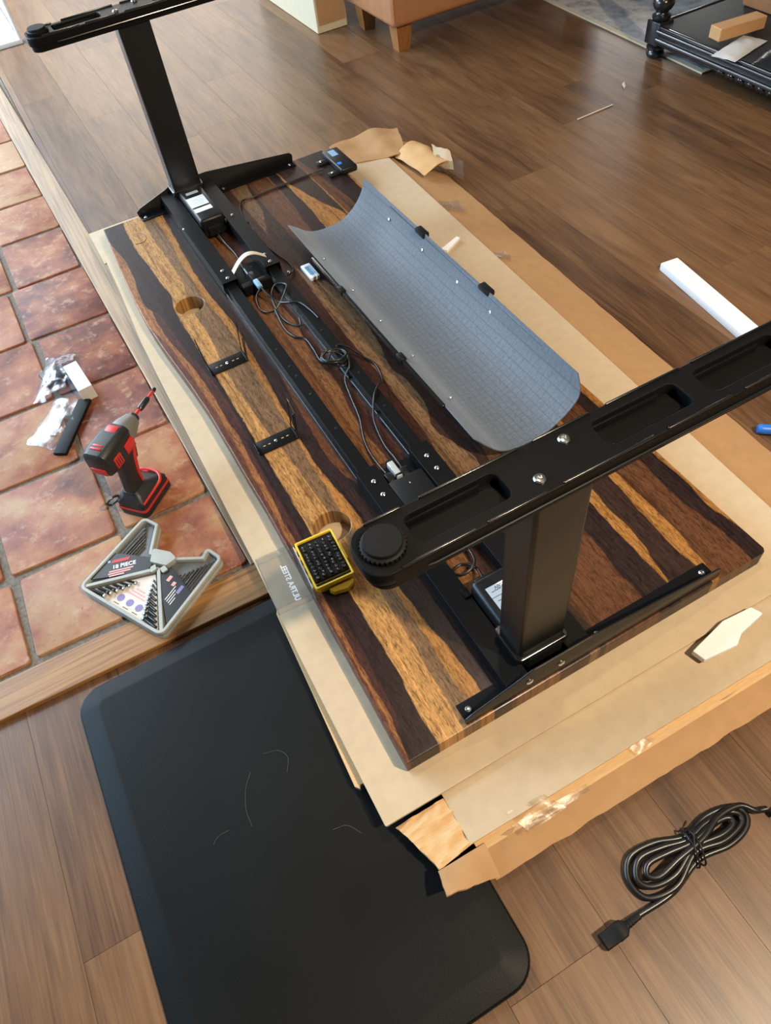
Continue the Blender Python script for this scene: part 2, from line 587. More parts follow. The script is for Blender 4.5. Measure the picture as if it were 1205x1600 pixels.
def mat_tile():
    mt, nt, b = new_mat('terracotta')
    tc = node(nt, 'ShaderNodeTexCoord')
    oi = node(nt, 'ShaderNodeObjectInfo')
    sc = node(nt, 'ShaderNodeVectorMath', operation='SCALE', ins={0: (17.0, 31.0, 53.0)})
    nt.links.new(oi.outputs['Random'], sc.inputs['Scale'])
    ad = node(nt, 'ShaderNodeVectorMath', operation='ADD')
    nt.links.new(tc.outputs['Object'], ad.inputs[0])
    nt.links.new(sc.outputs[0], ad.inputs[1])
    n1 = node(nt, 'ShaderNodeTexNoise', ins={'Scale': 9.0, 'Detail': 6.0, 'Roughness': 0.6})
    n2 = node(nt, 'ShaderNodeTexNoise', ins={'Scale': 26.0, 'Detail': 8.0, 'Roughness': 0.72})
    n3 = node(nt, 'ShaderNodeTexNoise', ins={'Scale': 90.0, 'Detail': 6.0, 'Roughness': 0.7})
    for n in (n1, n2, n3):
        nt.links.new(ad.outputs[0], n.inputs['Vector'])
    r1 = ramp(nt, [(0.30, srgb(92, 44, 33)), (0.42, srgb(126, 70, 48)), (0.54, srgb(150, 92, 62)), (0.70, srgb(164, 122, 84))])
    av = node(nt, 'ShaderNodeMath', operation='MULTIPLY_ADD', ins={1: 0.36, 2: -0.16})
    nt.links.new(oi.outputs['Random'], av.inputs[0])
    a2 = node(nt, 'ShaderNodeMath', operation='ADD')
    nt.links.new(n1.outputs[0], a2.inputs[0])
    nt.links.new(av.outputs[0], a2.inputs[1])
    nt.links.new(a2.outputs[0], r1.inputs[0])
    # pale lime-wash patches and dark pits, both wear marks of the tile itself
    r2 = ramp(nt, [(0.53, (0, 0, 0)), (0.66, (1, 1, 1))])
    nt.links.new(n2.outputs[0], r2.inputs[0])
    m1 = node(nt, 'ShaderNodeMix', data_type='RGBA')
    m1.inputs[7].default_value = (*srgb(178, 146, 118), 1)
    f1 = node(nt, 'ShaderNodeMath', operation='MULTIPLY', ins={1: 0.6})
    nt.links.new(r2.outputs[0], f1.inputs[0])
    nt.links.new(f1.outputs[0], m1.inputs[0])
    nt.links.new(r1.outputs[0], m1.inputs[6])
    r3 = ramp(nt, [(0.30, (1, 1, 1)), (0.40, (0, 0, 0))])
    nt.links.new(n3.outputs[0], r3.inputs[0])
    m2 = node(nt, 'ShaderNodeMix', data_type='RGBA')
    m2.inputs[7].default_value = (*srgb(104, 44, 34), 1)
    f2 = node(nt, 'ShaderNodeMath', operation='MULTIPLY', ins={1: 0.65})
    nt.links.new(r3.outputs[0], f2.inputs[0])
    nt.links.new(f2.outputs[0], m2.inputs[0])
    nt.links.new(m1.outputs[2], m2.inputs[6])
    nt.links.new(m2.outputs[2], b.inputs['Base Color'])
    b.inputs['Roughness'].default_value = 0.6
    b.inputs['Specular IOR Level'].default_value = 0.35
    bp = node(nt, 'ShaderNodeBump', ins={'Strength': 0.5, 'Distance': 0.003})
    nt.links.new(n2.outputs[0], bp.inputs['Height'])
    nt.links.new(bp.outputs[0], b.inputs['Normal'])


mat_tile()
plain('mortar', srgb(108, 98, 87), 0.9, 0, 0.35, 120, bump=0.6)


def mat_oak(name, light_c, dark_c, axis):
    mt, nt, b = new_mat(name)
    tc = node(nt, 'ShaderNodeTexCoord')
    mp = node(nt, 'ShaderNodeMapping')
    mp.inputs['Scale'].default_value = (3, 120, 60) if axis == 'x' else (120, 3, 60)
    nt.links.new(tc.outputs['Object'], mp.inputs[0])
    n = node(nt, 'ShaderNodeTexNoise', ins={'Scale': 1.0, 'Detail': 5.0, 'Roughness': 0.6, 'Distortion': 0.6})
    nt.links.new(mp.outputs[0], n.inputs['Vector'])
    rp = ramp(nt, [(0.32, dark_c), (0.6, light_c)])
    nt.links.new(n.outputs[0], rp.inputs[0])
    nt.links.new(rp.outputs[0], b.inputs['Base Color'])
    b.inputs['Roughness'].default_value = 0.4


mat_oak('oak_x', srgb(160, 116, 68), srgb(112, 74, 40), 'x')
mat_oak('oak_y', srgb(158, 126, 90), srgb(118, 90, 62), 'y')  # paler, greyer copy of the oak with reflected window light in its colour


def mat_desk():
    mt, nt, b = new_mat('rosewood')
    tc = node(nt, 'ShaderNodeTexCoord')
    sep = node(nt, 'ShaderNodeSeparateXYZ')
    nt.links.new(tc.outputs['Object'], sep.inputs[0])

    def nz(scale, detail, rough, dist):
        mp = node(nt, 'ShaderNodeMapping')
        mp.inputs['Scale'].default_value = scale
        nt.links.new(tc.outputs['Object'], mp.inputs[0])
        n = node(nt, 'ShaderNodeTexNoise', ins={'Scale': 1.0, 'Detail': detail, 'Roughness': rough, 'Distortion': dist})
        nt.links.new(mp.outputs[0], n.inputs['Vector'])
        return n

    # ragged seams between the bands of heartwood and sapwood
    jit = nz((70.0, 16.0, 1.0), 4.0, 0.6, 0.4)
    j1 = node(nt, 'ShaderNodeMath', operation='MULTIPLY_ADD', ins={1: 0.012, 2: -0.006})
    nt.links.new(jit.outputs[0], j1.inputs[0])
    jw = nz((14.0, 3.0, 1.0), 3.0, 0.5, 0.3)
    j2 = node(nt, 'ShaderNodeMath', operation='MULTIPLY_ADD', ins={1: 0.010})
    nt.links.new(jw.outputs[0], j2.inputs[0])
    nt.links.new(j1.outputs[0], j2.inputs[2])
    xx = node(nt, 'ShaderNodeMath', operation='ADD')
    nt.links.new(sep.outputs[0], xx.inputs[0])
    nt.links.new(j2.outputs[0], xx.inputs[1])
    x5 = node(nt, 'ShaderNodeMath', operation='ADD', ins={1: 0.095})
    nt.links.new(xx.outputs[0], x5.inputs[0])
    yn = node(nt, 'ShaderNodeMath', operation='MULTIPLY', ins={1: 1 / 1.9})
    nt.links.new(sep.outputs[1], yn.inputs[0])
    D = srgb(46, 32, 30); D2 = srgb(58, 40, 33); RB = srgb(96, 58, 36); B = srgb(122, 82, 50); B2 = srgb(96, 61, 39)
    G = srgb(182, 134, 78); G2 = srgb(160, 110, 56); GY = srgb(120, 91, 64); DR = srgb(66, 40, 32); T = srgb(150, 98, 56)
    bands = [
        ([(0, .005), (.04, .012), (.08, .023), (.13, .028), (.25, .032), (.35, .026), (.53, .043), (.73, .042), (.85, .051), (.94, .053), (1.06, .047), (1.17, .034), (1.26, .025), (1.377, .016), (1.42, .0), (1.47, -.004), (1.58, .009), (1.68, .010), (1.78, .0), (1.9, -.01)], D),
        ([(0, .062), (.077, .059), (.14, .065), (.32, .065), (.52, .060), (.64, .063), (.87, .062), (1.045, .063), (1.2, .059), (1.36, .060), (1.45, .074), (1.51, .066), (1.62, .062), (1.71, .055), (1.9, .065)], G),
        ([(0, .110), (.3, .115), (.6, .112), (.94, .092), (1.04, .092), (1.2, .103), (1.33, .102), (1.5, .121), (1.67, .117), (1.9, .121)], GY),
        ([(0, .141), (.3, .139), (.6, .140), (1.04, .150), (1.24, .152), (1.36, .142), (1.47, .144), (1.64, .151), (1.9, .158)], G2),
        ([(0, .168), (.1, .166), (.2, .155), (.3, .150), (.47, .164), (.51, .163), (.63, .150), (.71, .149), (.97, .165), (1.15, .170), (1.25, .171), (1.38, .163), (1.55, .166), (1.71, .174), (1.9, .183)], D),
        ([(0, .205), (.54, .202), (.6, .185), (.8, .184), (.95, .197), (1.0, .208), (1.9, .21)], RB),
        ([(0, .216), (1.9, .216)], B),
        ([(0, .300), (.55, .286), (.75, .283), (.86, .299), (.98, .294), (1.13, .310), (1.3, .300), (1.9, .290)], DR),
        ([(0, .362), (.2, .362), (.34, .362), (.48, .375), (.57, .387), (.73, .394), (.8, .397), (1.04, .394), (1.17, .401), (1.3, .405), (1.55, .411), (1.77, .410), (1.9, .410)], GY),
        ([(0, .385), (.2, .378), (.34, .378), (.48, .442), (.53, .432), (.6, .414), (.67, .436), (.76, .441), (.84, .433), (.94, .453), (1.07, .462), (1.22, .455), (1.31, .418), (1.38, .405), (1.45, .402), (1.55, .412), (1.62, .432), (1.685, .450), (1.77, .455), (1.9, .470)], D2),
        ([(0, .398), (.3, .41), (.5, .47), (1.0, .48), (1.4, .47), (1.49, .466), (1.65, .463), (1.9, .472)], B2),
        ([(0, .514), (.1, .509), (.21, .515), (.6, .520), (1.47, .525), (1.68, .538), (1.9, .543)], D),
        ([(0, .565), (.25, .564), (.5, .565), (1.45, .565), (1.57, .572), (1.73, .571), (1.9, .573)], G2),
        ([(0, .562), (.035, .568), (.096, .579), (.156, .590), (.22, .586), (.28, .590), (.5, .58), (1.2, .60), (1.46, .630), (1.49, .645), (1.6, .616), (1.725, .590), (1.8, .577), (1.9, .574)], D2),
        ([(0, .632), (.13, .629), (.21, .632), (.29, .636), (1.45, .650), (1.9, .653)], G2),
        ([(0, .647), (.05, .650), (.12, .657), (.28, .654), (.8, .655), (1.62, .656), (1.9, .656)], B2),
        ([(0, .723), (.09, .721), (.13, .717), (.18, .711), (.29, .715), (1.0, .70), (1.5, .70), (1.9, .665)], D),
        ([(0, .758), (.09, .753), (.13, .747), (.19, .752), (.285, .749), (.6, .745), (1.6, .752), (1.9, .757)], G2)]
    S0 = srgb(104, 62, 44); S0d = srgb(72, 42, 36)
    bands = [([(0, .004), (.15, .008), (.3, .010), (.6, .016), (.9, .020), (1.1, .010), (1.25, -.004), (1.4, -.03), (1.9, -.03)], T),
             ([(0, .006), (.08, .014), (.15, .017), (.3, .019), (.6, .028), (.9, .034), (1.1, .026), (1.25, .008), (1.38, .004), (1.45, .02), (1.9, .02)], S0d)] + bands
    prev = node(nt, 'ShaderNodeRGB')
    prev.outputs[0].default_value = (*S0, 1)
    prev = prev.outputs[0]
    for pts, c in bands:
        fc = node(nt, 'ShaderNodeFloatCurve')
        cv = fc.mapping.curves[0]
        ps = cv.points
        ps[0].location = (0, pts[0][1] + 0.1)
        ps[1].location = (1, pts[-1][1] + 0.1)
        for (y, x) in pts[1:-1]:
            ps.new(y / 1.9, x + 0.1)
        fc.mapping.update()
        nt.links.new(yn.outputs[0], fc.inputs['Value'])
        df = node(nt, 'ShaderNodeMath', operation='SUBTRACT')
        nt.links.new(x5.outputs[0], df.inputs[0])
        nt.links.new(fc.outputs[0], df.inputs[1])
        mr = node(nt, 'ShaderNodeMapRange', interpolation_type='SMOOTHSTEP')
        mr.inputs['From Min'].default_value = -0.0016
        mr.inputs['From Max'].default_value = 0.0016
        nt.links.new(df.outputs[0], mr.inputs['Value'])
        mx = node(nt, 'ShaderNodeMix', data_type='RGBA')
        nt.links.new(mr.outputs[0], mx.inputs[0])
        nt.links.new(prev, mx.inputs[6])
        mx.inputs[7].default_value = (*c, 1)
        prev = mx.outputs[2]
    # long dark and light streaks
    ns = nz((70.0, 2.2, 1.0), 5.0, 0.62, 1.0)
    rs = ramp(nt, [(0.34, (0.42, 0.38, 0.36)), (0.47, (0.95, 0.95, 0.95)), (0.58, (1, 1, 1)), (0.72, (1.5, 1.35, 1.18))])
    nt.links.new(ns.outputs[0], rs.inputs[0])
    m1 = node(nt, 'ShaderNodeMix', data_type='RGBA', blend_type='MULTIPLY')
    m1.inputs[0].default_value = 0.85
    nt.links.new(prev, m1.inputs[6])
    nt.links.new(rs.outputs[0], m1.inputs[7])
    # short pores
    nf = nz((300.0, 46.0, 1.0), 4.0, 0.75, 1.2)
    rf = ramp(nt, [(0.38, (0.24, 0.19, 0.16)), (0.50, (0.95, 0.95, 0.95)), (0.75, (1.15, 1.12, 1.06))])
    nt.links.new(nf.outputs[0], rf.inputs[0])
    m2 = node(nt, 'ShaderNodeMix', data_type='RGBA', blend_type='MULTIPLY')
    m2.inputs[0].default_value = 0.8
    nt.links.new(m1.outputs[2], m2.inputs[6])
    nt.links.new(rf.outputs[0], m2.inputs[7])
    # clustered flecks
    ng = nz((150.0, 30.0, 1.0), 3.0, 0.6, 1.5)
    rg_ = ramp(nt, [(0.36, (0.50, 0.44, 0.40)), (0.52, (1, 1, 1))])
    nt.links.new(ng.outputs[0], rg_.inputs[0])
    m3 = node(nt, 'ShaderNodeMix', data_type='RGBA', blend_type='MULTIPLY')
    m3.inputs[0].default_value = 0.75
    nt.links.new(m2.outputs[2], m3.inputs[6])
    nt.links.new(rg_.outputs[0], m3.inputs[7])
    nt.links.new(m3.outputs[2], b.inputs['Base Color'])
    b.inputs['Roughness'].default_value = 0.36
    b.inputs['Specular IOR Level'].default_value = 0.22
    b.inputs['Coat Weight'].default_value = 0.05
    b.inputs['Coat Roughness'].default_value = 0.2


mat_desk()


def mat_felt():
    mt, nt, b = new_mat('grey_felt')
    tc = node(nt, 'ShaderNodeTexCoord')
    sep = node(nt, 'ShaderNodeSeparateXYZ')
    nt.links.new(tc.outputs['Object'], sep.inputs[0])
    nz = node(nt, 'ShaderNodeTexNoise', ins={'Scale': 160.0, 'Detail': 5.0, 'Roughness': 0.7})
    nt.links.new(tc.outputs['Object'], nz.inputs['Vector'])
    rp = ramp(nt, [(0.3, (0.065, 0.078, 0.098)), (0.7, (0.115, 0.135, 0.165))])  # blue cast of the daylight is mixed into the neutral felt grey
    nt.links.new(nz.outputs[0], rp.inputs[0])

    def lines(src, period, w):
        a = node(nt, 'ShaderNodeMath', operation='MULTIPLY', ins={1: 1 / period})
        nt.links.new(src, a.inputs[0])
        f = node(nt, 'ShaderNodeMath', operation='FRACT')
        nt.links.new(a.outputs[0], f.inputs[0])
        l = node(nt, 'ShaderNodeMath', operation='LESS_THAN', ins={1: w})
        nt.links.new(f.outputs[0], l.inputs[0])
        return l.outputs[0]

    mx = node(nt, 'ShaderNodeMath', operation='MAXIMUM')
    nt.links.new(lines(sep.outputs[0], 0.0145, 0.12), mx.inputs[0])
    nt.links.new(lines(sep.outputs[1], 0.017, 0.08), mx.inputs[1])
    f = node(nt, 'ShaderNodeMath', operation='MULTIPLY', ins={1: 0.5})
    nt.links.new(mx.outputs[0], f.inputs[0])
    m = node(nt, 'ShaderNodeMix', data_type='RGBA')
    m.inputs[7].default_value = (0.045, 0.042, 0.042, 1)
    nt.links.new(f.outputs[0], m.inputs[0])
    nt.links.new(rp.outputs[0], m.inputs[6])
    nt.links.new(m.outputs[2], b.inputs['Base Color'])
    b.inputs['Roughness'].default_value = 0.65
    b.inputs['Sheen Weight'].default_value = 0.6
    b.inputs['Sheen Roughness'].default_value = 0.4
    bp = node(nt, 'ShaderNodeBump', ins={'Strength': 0.3, 'Distance': 0.001})
    nt.links.new(nz.outputs[0], bp.inputs['Height'])
    nt.links.new(bp.outputs[0], b.inputs['Normal'])


mat_felt()


def mat_rug():
    mt, nt, b = new_mat('rug_grey')
    tc = node(nt, 'ShaderNodeTexCoord')
    n1 = node(nt, 'ShaderNodeTexNoise', ins={'Scale': 12.0, 'Detail': 6.0, 'Roughness': 0.7})
    nt.links.new(tc.outputs['Object'], n1.inputs['Vector'])
    rp = ramp(nt, [(0.35, srgb(130, 126, 126)), (0.5, srgb(178, 172, 168)), (0.65, srgb(200, 194, 190))])
    nt.links.new(n1.outputs[0], rp.inputs[0])
    nt.links.new(rp.outputs[0], b.inputs['Base Color'])
    b.inputs['Roughness'].default_value = 0.95


mat_rug()

# ================================================================== setting
floor = box('floor', 'floor_gap', None, -3.0, 7.0, -2.0, 6.5, -0.05, -0.010)
tag(floor, 'brown wood-look plank floor running away under the desk', 'floor', kind='structure')
PW = 0.18
HX = -0.058      # right face of the hearth surround
HY = 0.520       # near face of the hearth surround
g = 0.0003


def planks():
    c0 = -0.032
    shared = {}

    def put(x0, x1, y0, y1):
        if x1 - x0 < 0.01 or y1 - y0 < 0.02:
            return
        w, l = round(x1 - x0, 4), round(y1 - y0, 4)
        me = shared.get((w, l))
        if me is None:
            bm = bmesh.new()
            bm_box(bm, -w / 2 + g, w / 2 - g, -l / 2 + g, l / 2 - g, -0.010, 0.0)
            me = bpy.data.meshes.new('floor_plank')
            bm.to_mesh(me)
            bm.free()
            me.materials.append(MATS['floor_wood'])
            shared[(w, l)] = me
        o = bpy.data.objects.new('floor_plank', me)
        o.location = ((x0 + x1) / 2, (y0 + y1) / 2, 0)
        COL.objects.link(o)
        o.parent = floor

    L = 1.22
    fixed = {0: -0.342, 9: 1.685, -3: 0.02}
    for k in range(-8, 27):
        x0 = c0 + k * PW
        x1 = x0 + PW
        off = fixed.get(k, random.uniform(0, L))
        ys = [off + i * L for i in range(-6, 9)]
        for i in range(len(ys) - 1):
            y0, y1 = max(ys[i], -1.6), min(ys[i + 1], 6.5)
            if y1 <= y0: continue
            if x1 <= HX:
                put(x0, x1, y0, min(y1, HY))
            elif x0 < HX:
                if y0 < HY:
                    put(x0, x1, y0, min(y1, HY))
                if y1 > HY:
                    put(HX, x1, max(y0, HY), min(y1, 4.065))
            elif x0 < 0.12:
                put(x0, x1, y0, min(y1, 4.065))
                put(0.121, x1, max(y0, 4.065), y1)
            else:
                put(x0, x1, y0, y1)


planks()

# brick-tile hearth with its oak surround
hearth = box('floor_hearth', 'mortar', None, -3.0, -0.060, 0.53, 4.05, -0.010, 0.0015)
tag(hearth, 'rustic terracotta tile hearth floor with wide grey mortar joints', 'floor', kind='structure')


def tiles():
    rows = [0.567, 0.800, 1.076, 1.337, 1.625, 1.915, 2.20, 2.46, 2.73, 3.00, 3.27, 3.54, 3.80, 4.05]
    for r in range(len(rows) - 1):
        y0, y1 = rows[r], rows[r + 1]
        tl = lambda yy: -0.058 - 0.026 * yy
        edges = [tl((y0 + y1) / 2), -0.280 - 0.05 * min(1.0, y0 - 0.56) + random.uniform(-.008, .008)]
        while edges[-1] > -1.4:
            edges.append(edges[-1] - 0.252 + random.uniform(-.012, .012))
        for k in range(len(edges) - 1):
            xa, xb = edges[k + 1], edges[k]
            j = 0.0085
            cx, cy = (xa + xb) / 2, (y0 + y1) / 2
            pts = []
            for (px, py) in ((xa + j, y0 + j), (xb - j if k else tl(y0), y0 + j), (xb - j if k else tl(y1), y1 - j), (xa + j, y1 - j)):
                py -= 0.03 * (px + 0.1) if r == 0 and py < y0 + .1 else 0.018 * (px + 0.1)
                pts.append((px - cx + random.uniform(-.004, .004), py - cy + random.uniform(-.005, .005)))
            bm = bmesh.new()
            out = rpoly(pts, 0.008, 2)
            top = [bm.verts.new((p[0] * .985, p[1] * .985, 0.0075 + random.uniform(-.0006, .0006))) for p in out]
            mid = [bm.verts.new((p[0], p[1], 0.0060)) for p in out]
            bot = [bm.verts.new((p[0] * 1.01, p[1] * 1.01, -0.002)) for p in out]
            n = len(out)
            bm.faces.new(top)
            for i in range(n):
                bm.faces.new((mid[i], mid[(i + 1) % n], top[(i + 1) % n], top[i]))
                bm.faces.new((bot[i], bot[(i + 1) % n], mid[(i + 1) % n], mid[i]))
            o = obj_bm('tile', bm, 'terracotta', hearth)
            o.location = (cx, cy, 0)


tiles()
t = plate('trim_1', 'oak_x', None, [[(-3.0, 0.559), (0.0, 0.4700), (0.0, 0.5525), (-3.0, 0.6425)]], 0.0003, 0.012, 0.002)
tag(t, 'honey oak edging strip along the near side of the tile hearth', 'trim', kind='structure')
t = plate('trim_2', 'oak_y', None, [[(-0.0697, 0.5560), (0.0, 0.5540), (-0.0900, 4.05), (-0.1600, 4.05)]], 0.0003, 0.012, 0.002)
tag(t, 'oak edging strip along the right side of the tile hearth', 'trim', kind='structure')

# back-left wall with the glass door
wl = empty('wall_back_left')
tag(wl, 'pale wall around the glass door at the far left', 'wall', kind='structure')
box('wall_panel', 'wall_paint', wl, -3.0, -2.05, 4.06, 4.16, 0, 2.6)
box('wall_header', 'wall_paint', wl, -2.05, 0.12, 4.06, 4.16, 2.15, 2.6)
dr = empty('door_1', (0, 4.07, 0))
tag(dr, 'bright glass patio door with white frame in the top left corner', 'door', kind='structure')
for nm, a in (('door_rail', (-2.05, 0.12, 0, .06, 0.0, 0.020)), ('door_rail', (-2.05, 0.12, 0, .06, 2.09, 2.15)),
              ('door_stile', (-2.05, -2.0, 0, .06, 0.020, 2.09)), ('door_stile', (0.108, 0.12, 0, .06, 0.020, 2.09)),
              ('door_stile', (-0.99, -0.93, 0, .06, 0.020, 2.09))):
    box(nm, 'door_frame', dr, *a, 0.002)
box('glass_pane', 'door_glass', dr, -2.0, -0.99, .026, .032, .020, 2.09)
box('glass_pane', 'door_glass', dr, -0.93, 0.108, .026, .032, .020, 2.09)
box('glass_pane', 'door_glass', dr, 0.112, 0.118, .061, 2.43, .0, 2.15)
pt = box('floor_patio', 'patio', None, -4.5, 0.11, 4.131, 8.0, -0.009, 0.004)
tag(pt, 'pale sunlit patio outside the glass door', 'floor', kind='structure')
wb = empty('wall_back')
tag(wb, 'pale back wall of the living room', 'wall', kind='structure')
for a in ((0.20, 0.35, 0, 2.6), (0.35, 2.35, 0, 0.5), (0.35, 2.35, 2.2, 2.6), (2.35, 5.75, 0, 2.6), (5.75, 6.75, 0, 0.45), (5.75, 6.75, 2.35, 2.6), (6.75, 7.4, 0, 2.6)):
    box('wall_panel', 'wall_paint', wb, a[0], a[1], 6.5, 6.6, a[2], a[3])
for i, (xa, xb, za, zb) in enumerate(((0.35, 2.35, 0.5, 2.2), (5.75, 6.75, 0.45, 2.35))):
    wn = empty('window_%d' % (i + 1))
    tag(wn, ('wide' if i == 0 else 'narrow') + ' white framed window in the back wall', 'window', kind='structure')
    for a in ((xa, xa + .05, za, zb), (xb - .05, xb, za, zb), (xa + .05, xb - .05, za, za + .05), (xa + .05, xb - .05, zb - .05, zb), ((xa + xb) / 2 - .02, (xa + xb) / 2 + .02, za + .05, zb - .05)):
        box('window_frame', 'door_frame', wn, a[0], a[1], 6.51, 6.56, a[2], a[3], 0.003)
    box('glass_pane', 'door_glass', wn, xa + .05, (xa + xb) / 2 - .02, 6.53, 6.536, za + .05, zb - .05)
    box('glass_pane', 'door_glass', wn, (xa + xb) / 2 + .02, xb - .05, 6.53, 6.536, za + .05, zb - .05)

# ================================================================== anti-fatigue mat
mo = rrect(-0.478, 0.0335, -0.332, 0.462, 0.050, 8)


def mat_mesh():
    bm = bmesh.new()
    cx, cy = (-0.478 + 0.0335) / 2, (-0.332 + 0.462) / 2
    prof = [(0.0, 0.0), (0.001, 0.006), (0.004, 0.0095), (0.038, 0.019), (0.043, 0.0195)]
    rings = []
    for ins, z in prof:
        lp = rrect(-0.478 + ins, 0.0335 - ins, -0.332 + ins, 0.462 - ins, max(0.05 - ins, 0.014), 8)
        rings.append([bm.verts.new((p[0], p[1], z)) for p in lp])
    n = len(rings[0])
    for i in range(len(rings) - 1):
        for k in range(n):
            bm.faces.new((rings[i][k], rings[i][(k + 1) % n], rings[i + 1][(k + 1) % n], rings[i + 1][k]))
    bm.faces.new(rings[-1])
    bm.faces.new(rings[0])
    return bm


tag(obj_bm('floor_mat', mat_mesh(), 'mat_foam', None, ang=14), 'thick black foam standing mat with sloping edges and rounded corners', 'mat')

# ================================================================== cardboard
bx = empty('cardboard_box', (0.45, 0.9, 0))
tag(bx, 'flattened kraft cardboard box with torn flaps lying under the desk', 'cardboard box')
bx.location = (0, 0, 0)
box('bottom_panel', 'cardboard_kraft', bx, 0.045, 0.890, -0.128, 1.96, 0.0005, 0.022, 0.002)
box('middle_panel', 'cardboard_inner', bx, -0.030, 0.862, -0.020, 1.985, 0.0265, 0.044, 0.002)
plate('side_strip', 'cardboard_inner', bx, [[(-0.060, 0.42), (-0.070, 0.40), (-0.0865, 0.03), (-0.080, 0.022), (-0.076, 0.028), (-0.050, 0.02)]], 0.030, 0.040, 0.001)
quadsheet('top_panel', 'cardboard', bx, [(0.030, -0.142, 0.0515), (0.868, -0.154, 0.0515), (0.868, -0.01, 0.0515), (0.030, -0.01, 0.0515)], 0.004, 20, 6, 0.0008, 8)
quadsheet('back_corner_panel', 'cardboard', bx, [(-0.043, 1.80, 0.0515), (0.42, 1.80, 0.0515), (0.42, 1.995, 0.0515), (-0.043, 2.002, 0.0515)], 0.004, 12, 6, 0.0006, 9)
quadsheet('fold_strip', 'cardboard_inner', bx, [(0.036, -0.158, 0.0425), (0.868, -0.169, 0.0425), (0.868, -0.145, 0.0475), (0.036, -0.132, 0.0475)], 0.004, 40, 3, 0.0016, 40)


# front flap hanging outwards, edge slightly ragged
def front_flap(u, v):
    x = 0.040 + u * 0.828
    yf = -0.152 - 0.012 * u
    yo = -0.199 - 0.012 * u
    z = 0.043 + (0.020 - 0.043) * v
    y = yf + (yo - yf) * v
    if v > 0.85:
        y += 0.004 * noise.noise(Vector((x * 25, 0, 3)))
    cr = 0.0035 * max(0, 1 - abs(x - 0.062) / .006) + 0.003 * max(0, 1 - abs(x - 0.092) / .005)
    return Vector((x, y, z + cr + 0.0012 * noise.noise(Vector((x * 14, y * 40, 1)))))


grid_sheet('front_flap', 'cardboard_kraft', bx, 48, 6, front_flap, 0.004)


def corner_crumple(u, v):
    a = Vector((-0.058, -0.062, 0.048)); b = Vector((0.029, -0.062, 0.050))
    c = Vector((0.036, -0.142, 0.046)); d = Vector((-0.030, -0.150, 0.052))
    p = a * (1 - u) * (1 - v) + b * u * (1 - v) + c * u * v + d * (1 - u) * v
    r = noise.noise(Vector((p.x * 10 + p.y * 16, p.y * 40 - p.x * 16, 2)))
    p.z += 0.0050 * (1 - abs(r) * 2.6) + 0.003 * noise.noise(p * 60)
    if u == 0: p.x += 0.003 * noise.noise(p * 70)
    return p


grid_sheet('crumpled_flap', 'cardboard_inner', bx, 26, 26, corner_crumple, 0.003, 25)


def corner_flap(u, v):
    a = Vector((-0.034, -0.151, 0.060)); b = Vector((0.050, -0.150, 0.048))
    c = Vector((0.046, -0.200, 0.036)); d = Vector((-0.040, -0.188, 0.078))
    p = a * (1 - u) * (1 - v) + b * u * (1 - v) + c * u * v + d * (1 - u) * v
    p.z += 0.0025 * noise.noise(Vector((p.x * 40, p.y * 25, 4)))
    if v == 1 or u == 0: p += Vector((noise.noise(p * 90), noise.noise(p * 80), 0)) * 0.002
    return p


grid_sheet('corner_flap', 'cardboard_kraft', bx, 14, 10, corner_flap, 0.0035)


def right_flap(u, v):
    y = -0.13 + u * 2.02
    xf = 0.869 + 0.0445 * max(y, -.1)
    xo = 1.013 + 0.043 * y
    x = xf + (xo - xf) * v
    z = 0.047 + (0.010 - 0.047) * v
    if v > .85: x += 0.003 * noise.noise(Vector((0, y * 18, 5)))
    z += 0.0015 * noise.noise(Vector((x * 9, y * 5, 8)))
    if u > 0.93: z += (u - 0.93) * 0.35 * (1 - abs(v - .45) * 1.2)
    return Vector((x, y, z))


grid_sheet('right_flap', 'cardboard_kraft', bx, 60, 8, right_flap, 0.004)


def back_flap(u, v):
    a = Vector((0.80, 1.83, 0.058)); b = Vector((1.00, 1.76, 0.062))
    c = Vector((1.052, 1.915, 0.085)); d = Vector((0.795, 1.925, 0.088))
    p = a * (1 - u) * (1 - v) + b * u * (1 - v) + c * u * v + d * (1 - u) * v
    p.z += 0.014 * noise.noise(Vector((p.x * 13, p.y * 13, 1))) * (0.3 + u)
    if v == 1: p.y += 0.02 * u * (1.0 - u) * 4
    return p


grid_sheet('back_flap', 'cardboard_kraft', bx, 18, 12, back_flap, 0.004, 30)


def curl(u, v):
    y = 1.62 + u * 0.16 + 0.02 * v
    x = 0.985 + v * 0.115 - 0.02 * u
    z = 0.055 + 0.028 * math.sin(v * 3.1) * (0.4 + 0.6 * u) + 0.008 * noise.noise(Vector((x * 20, y * 20, 6)))
    return Vector((x, y, z))


grid_sheet('curled_flap', 'cardboard_inner', bx, 14, 12, curl, 0.003, 30)
quadsheet('torn_flap', 'cardboard', bx, [(1.045, 1.66, 0.050), (1.085, 1.60, 0.045), (1.105, 1.655, 0.080), (1.075, 1.72, 0.085)], 0.002, 8, 8, 0.008, 25, 3, 0.004)
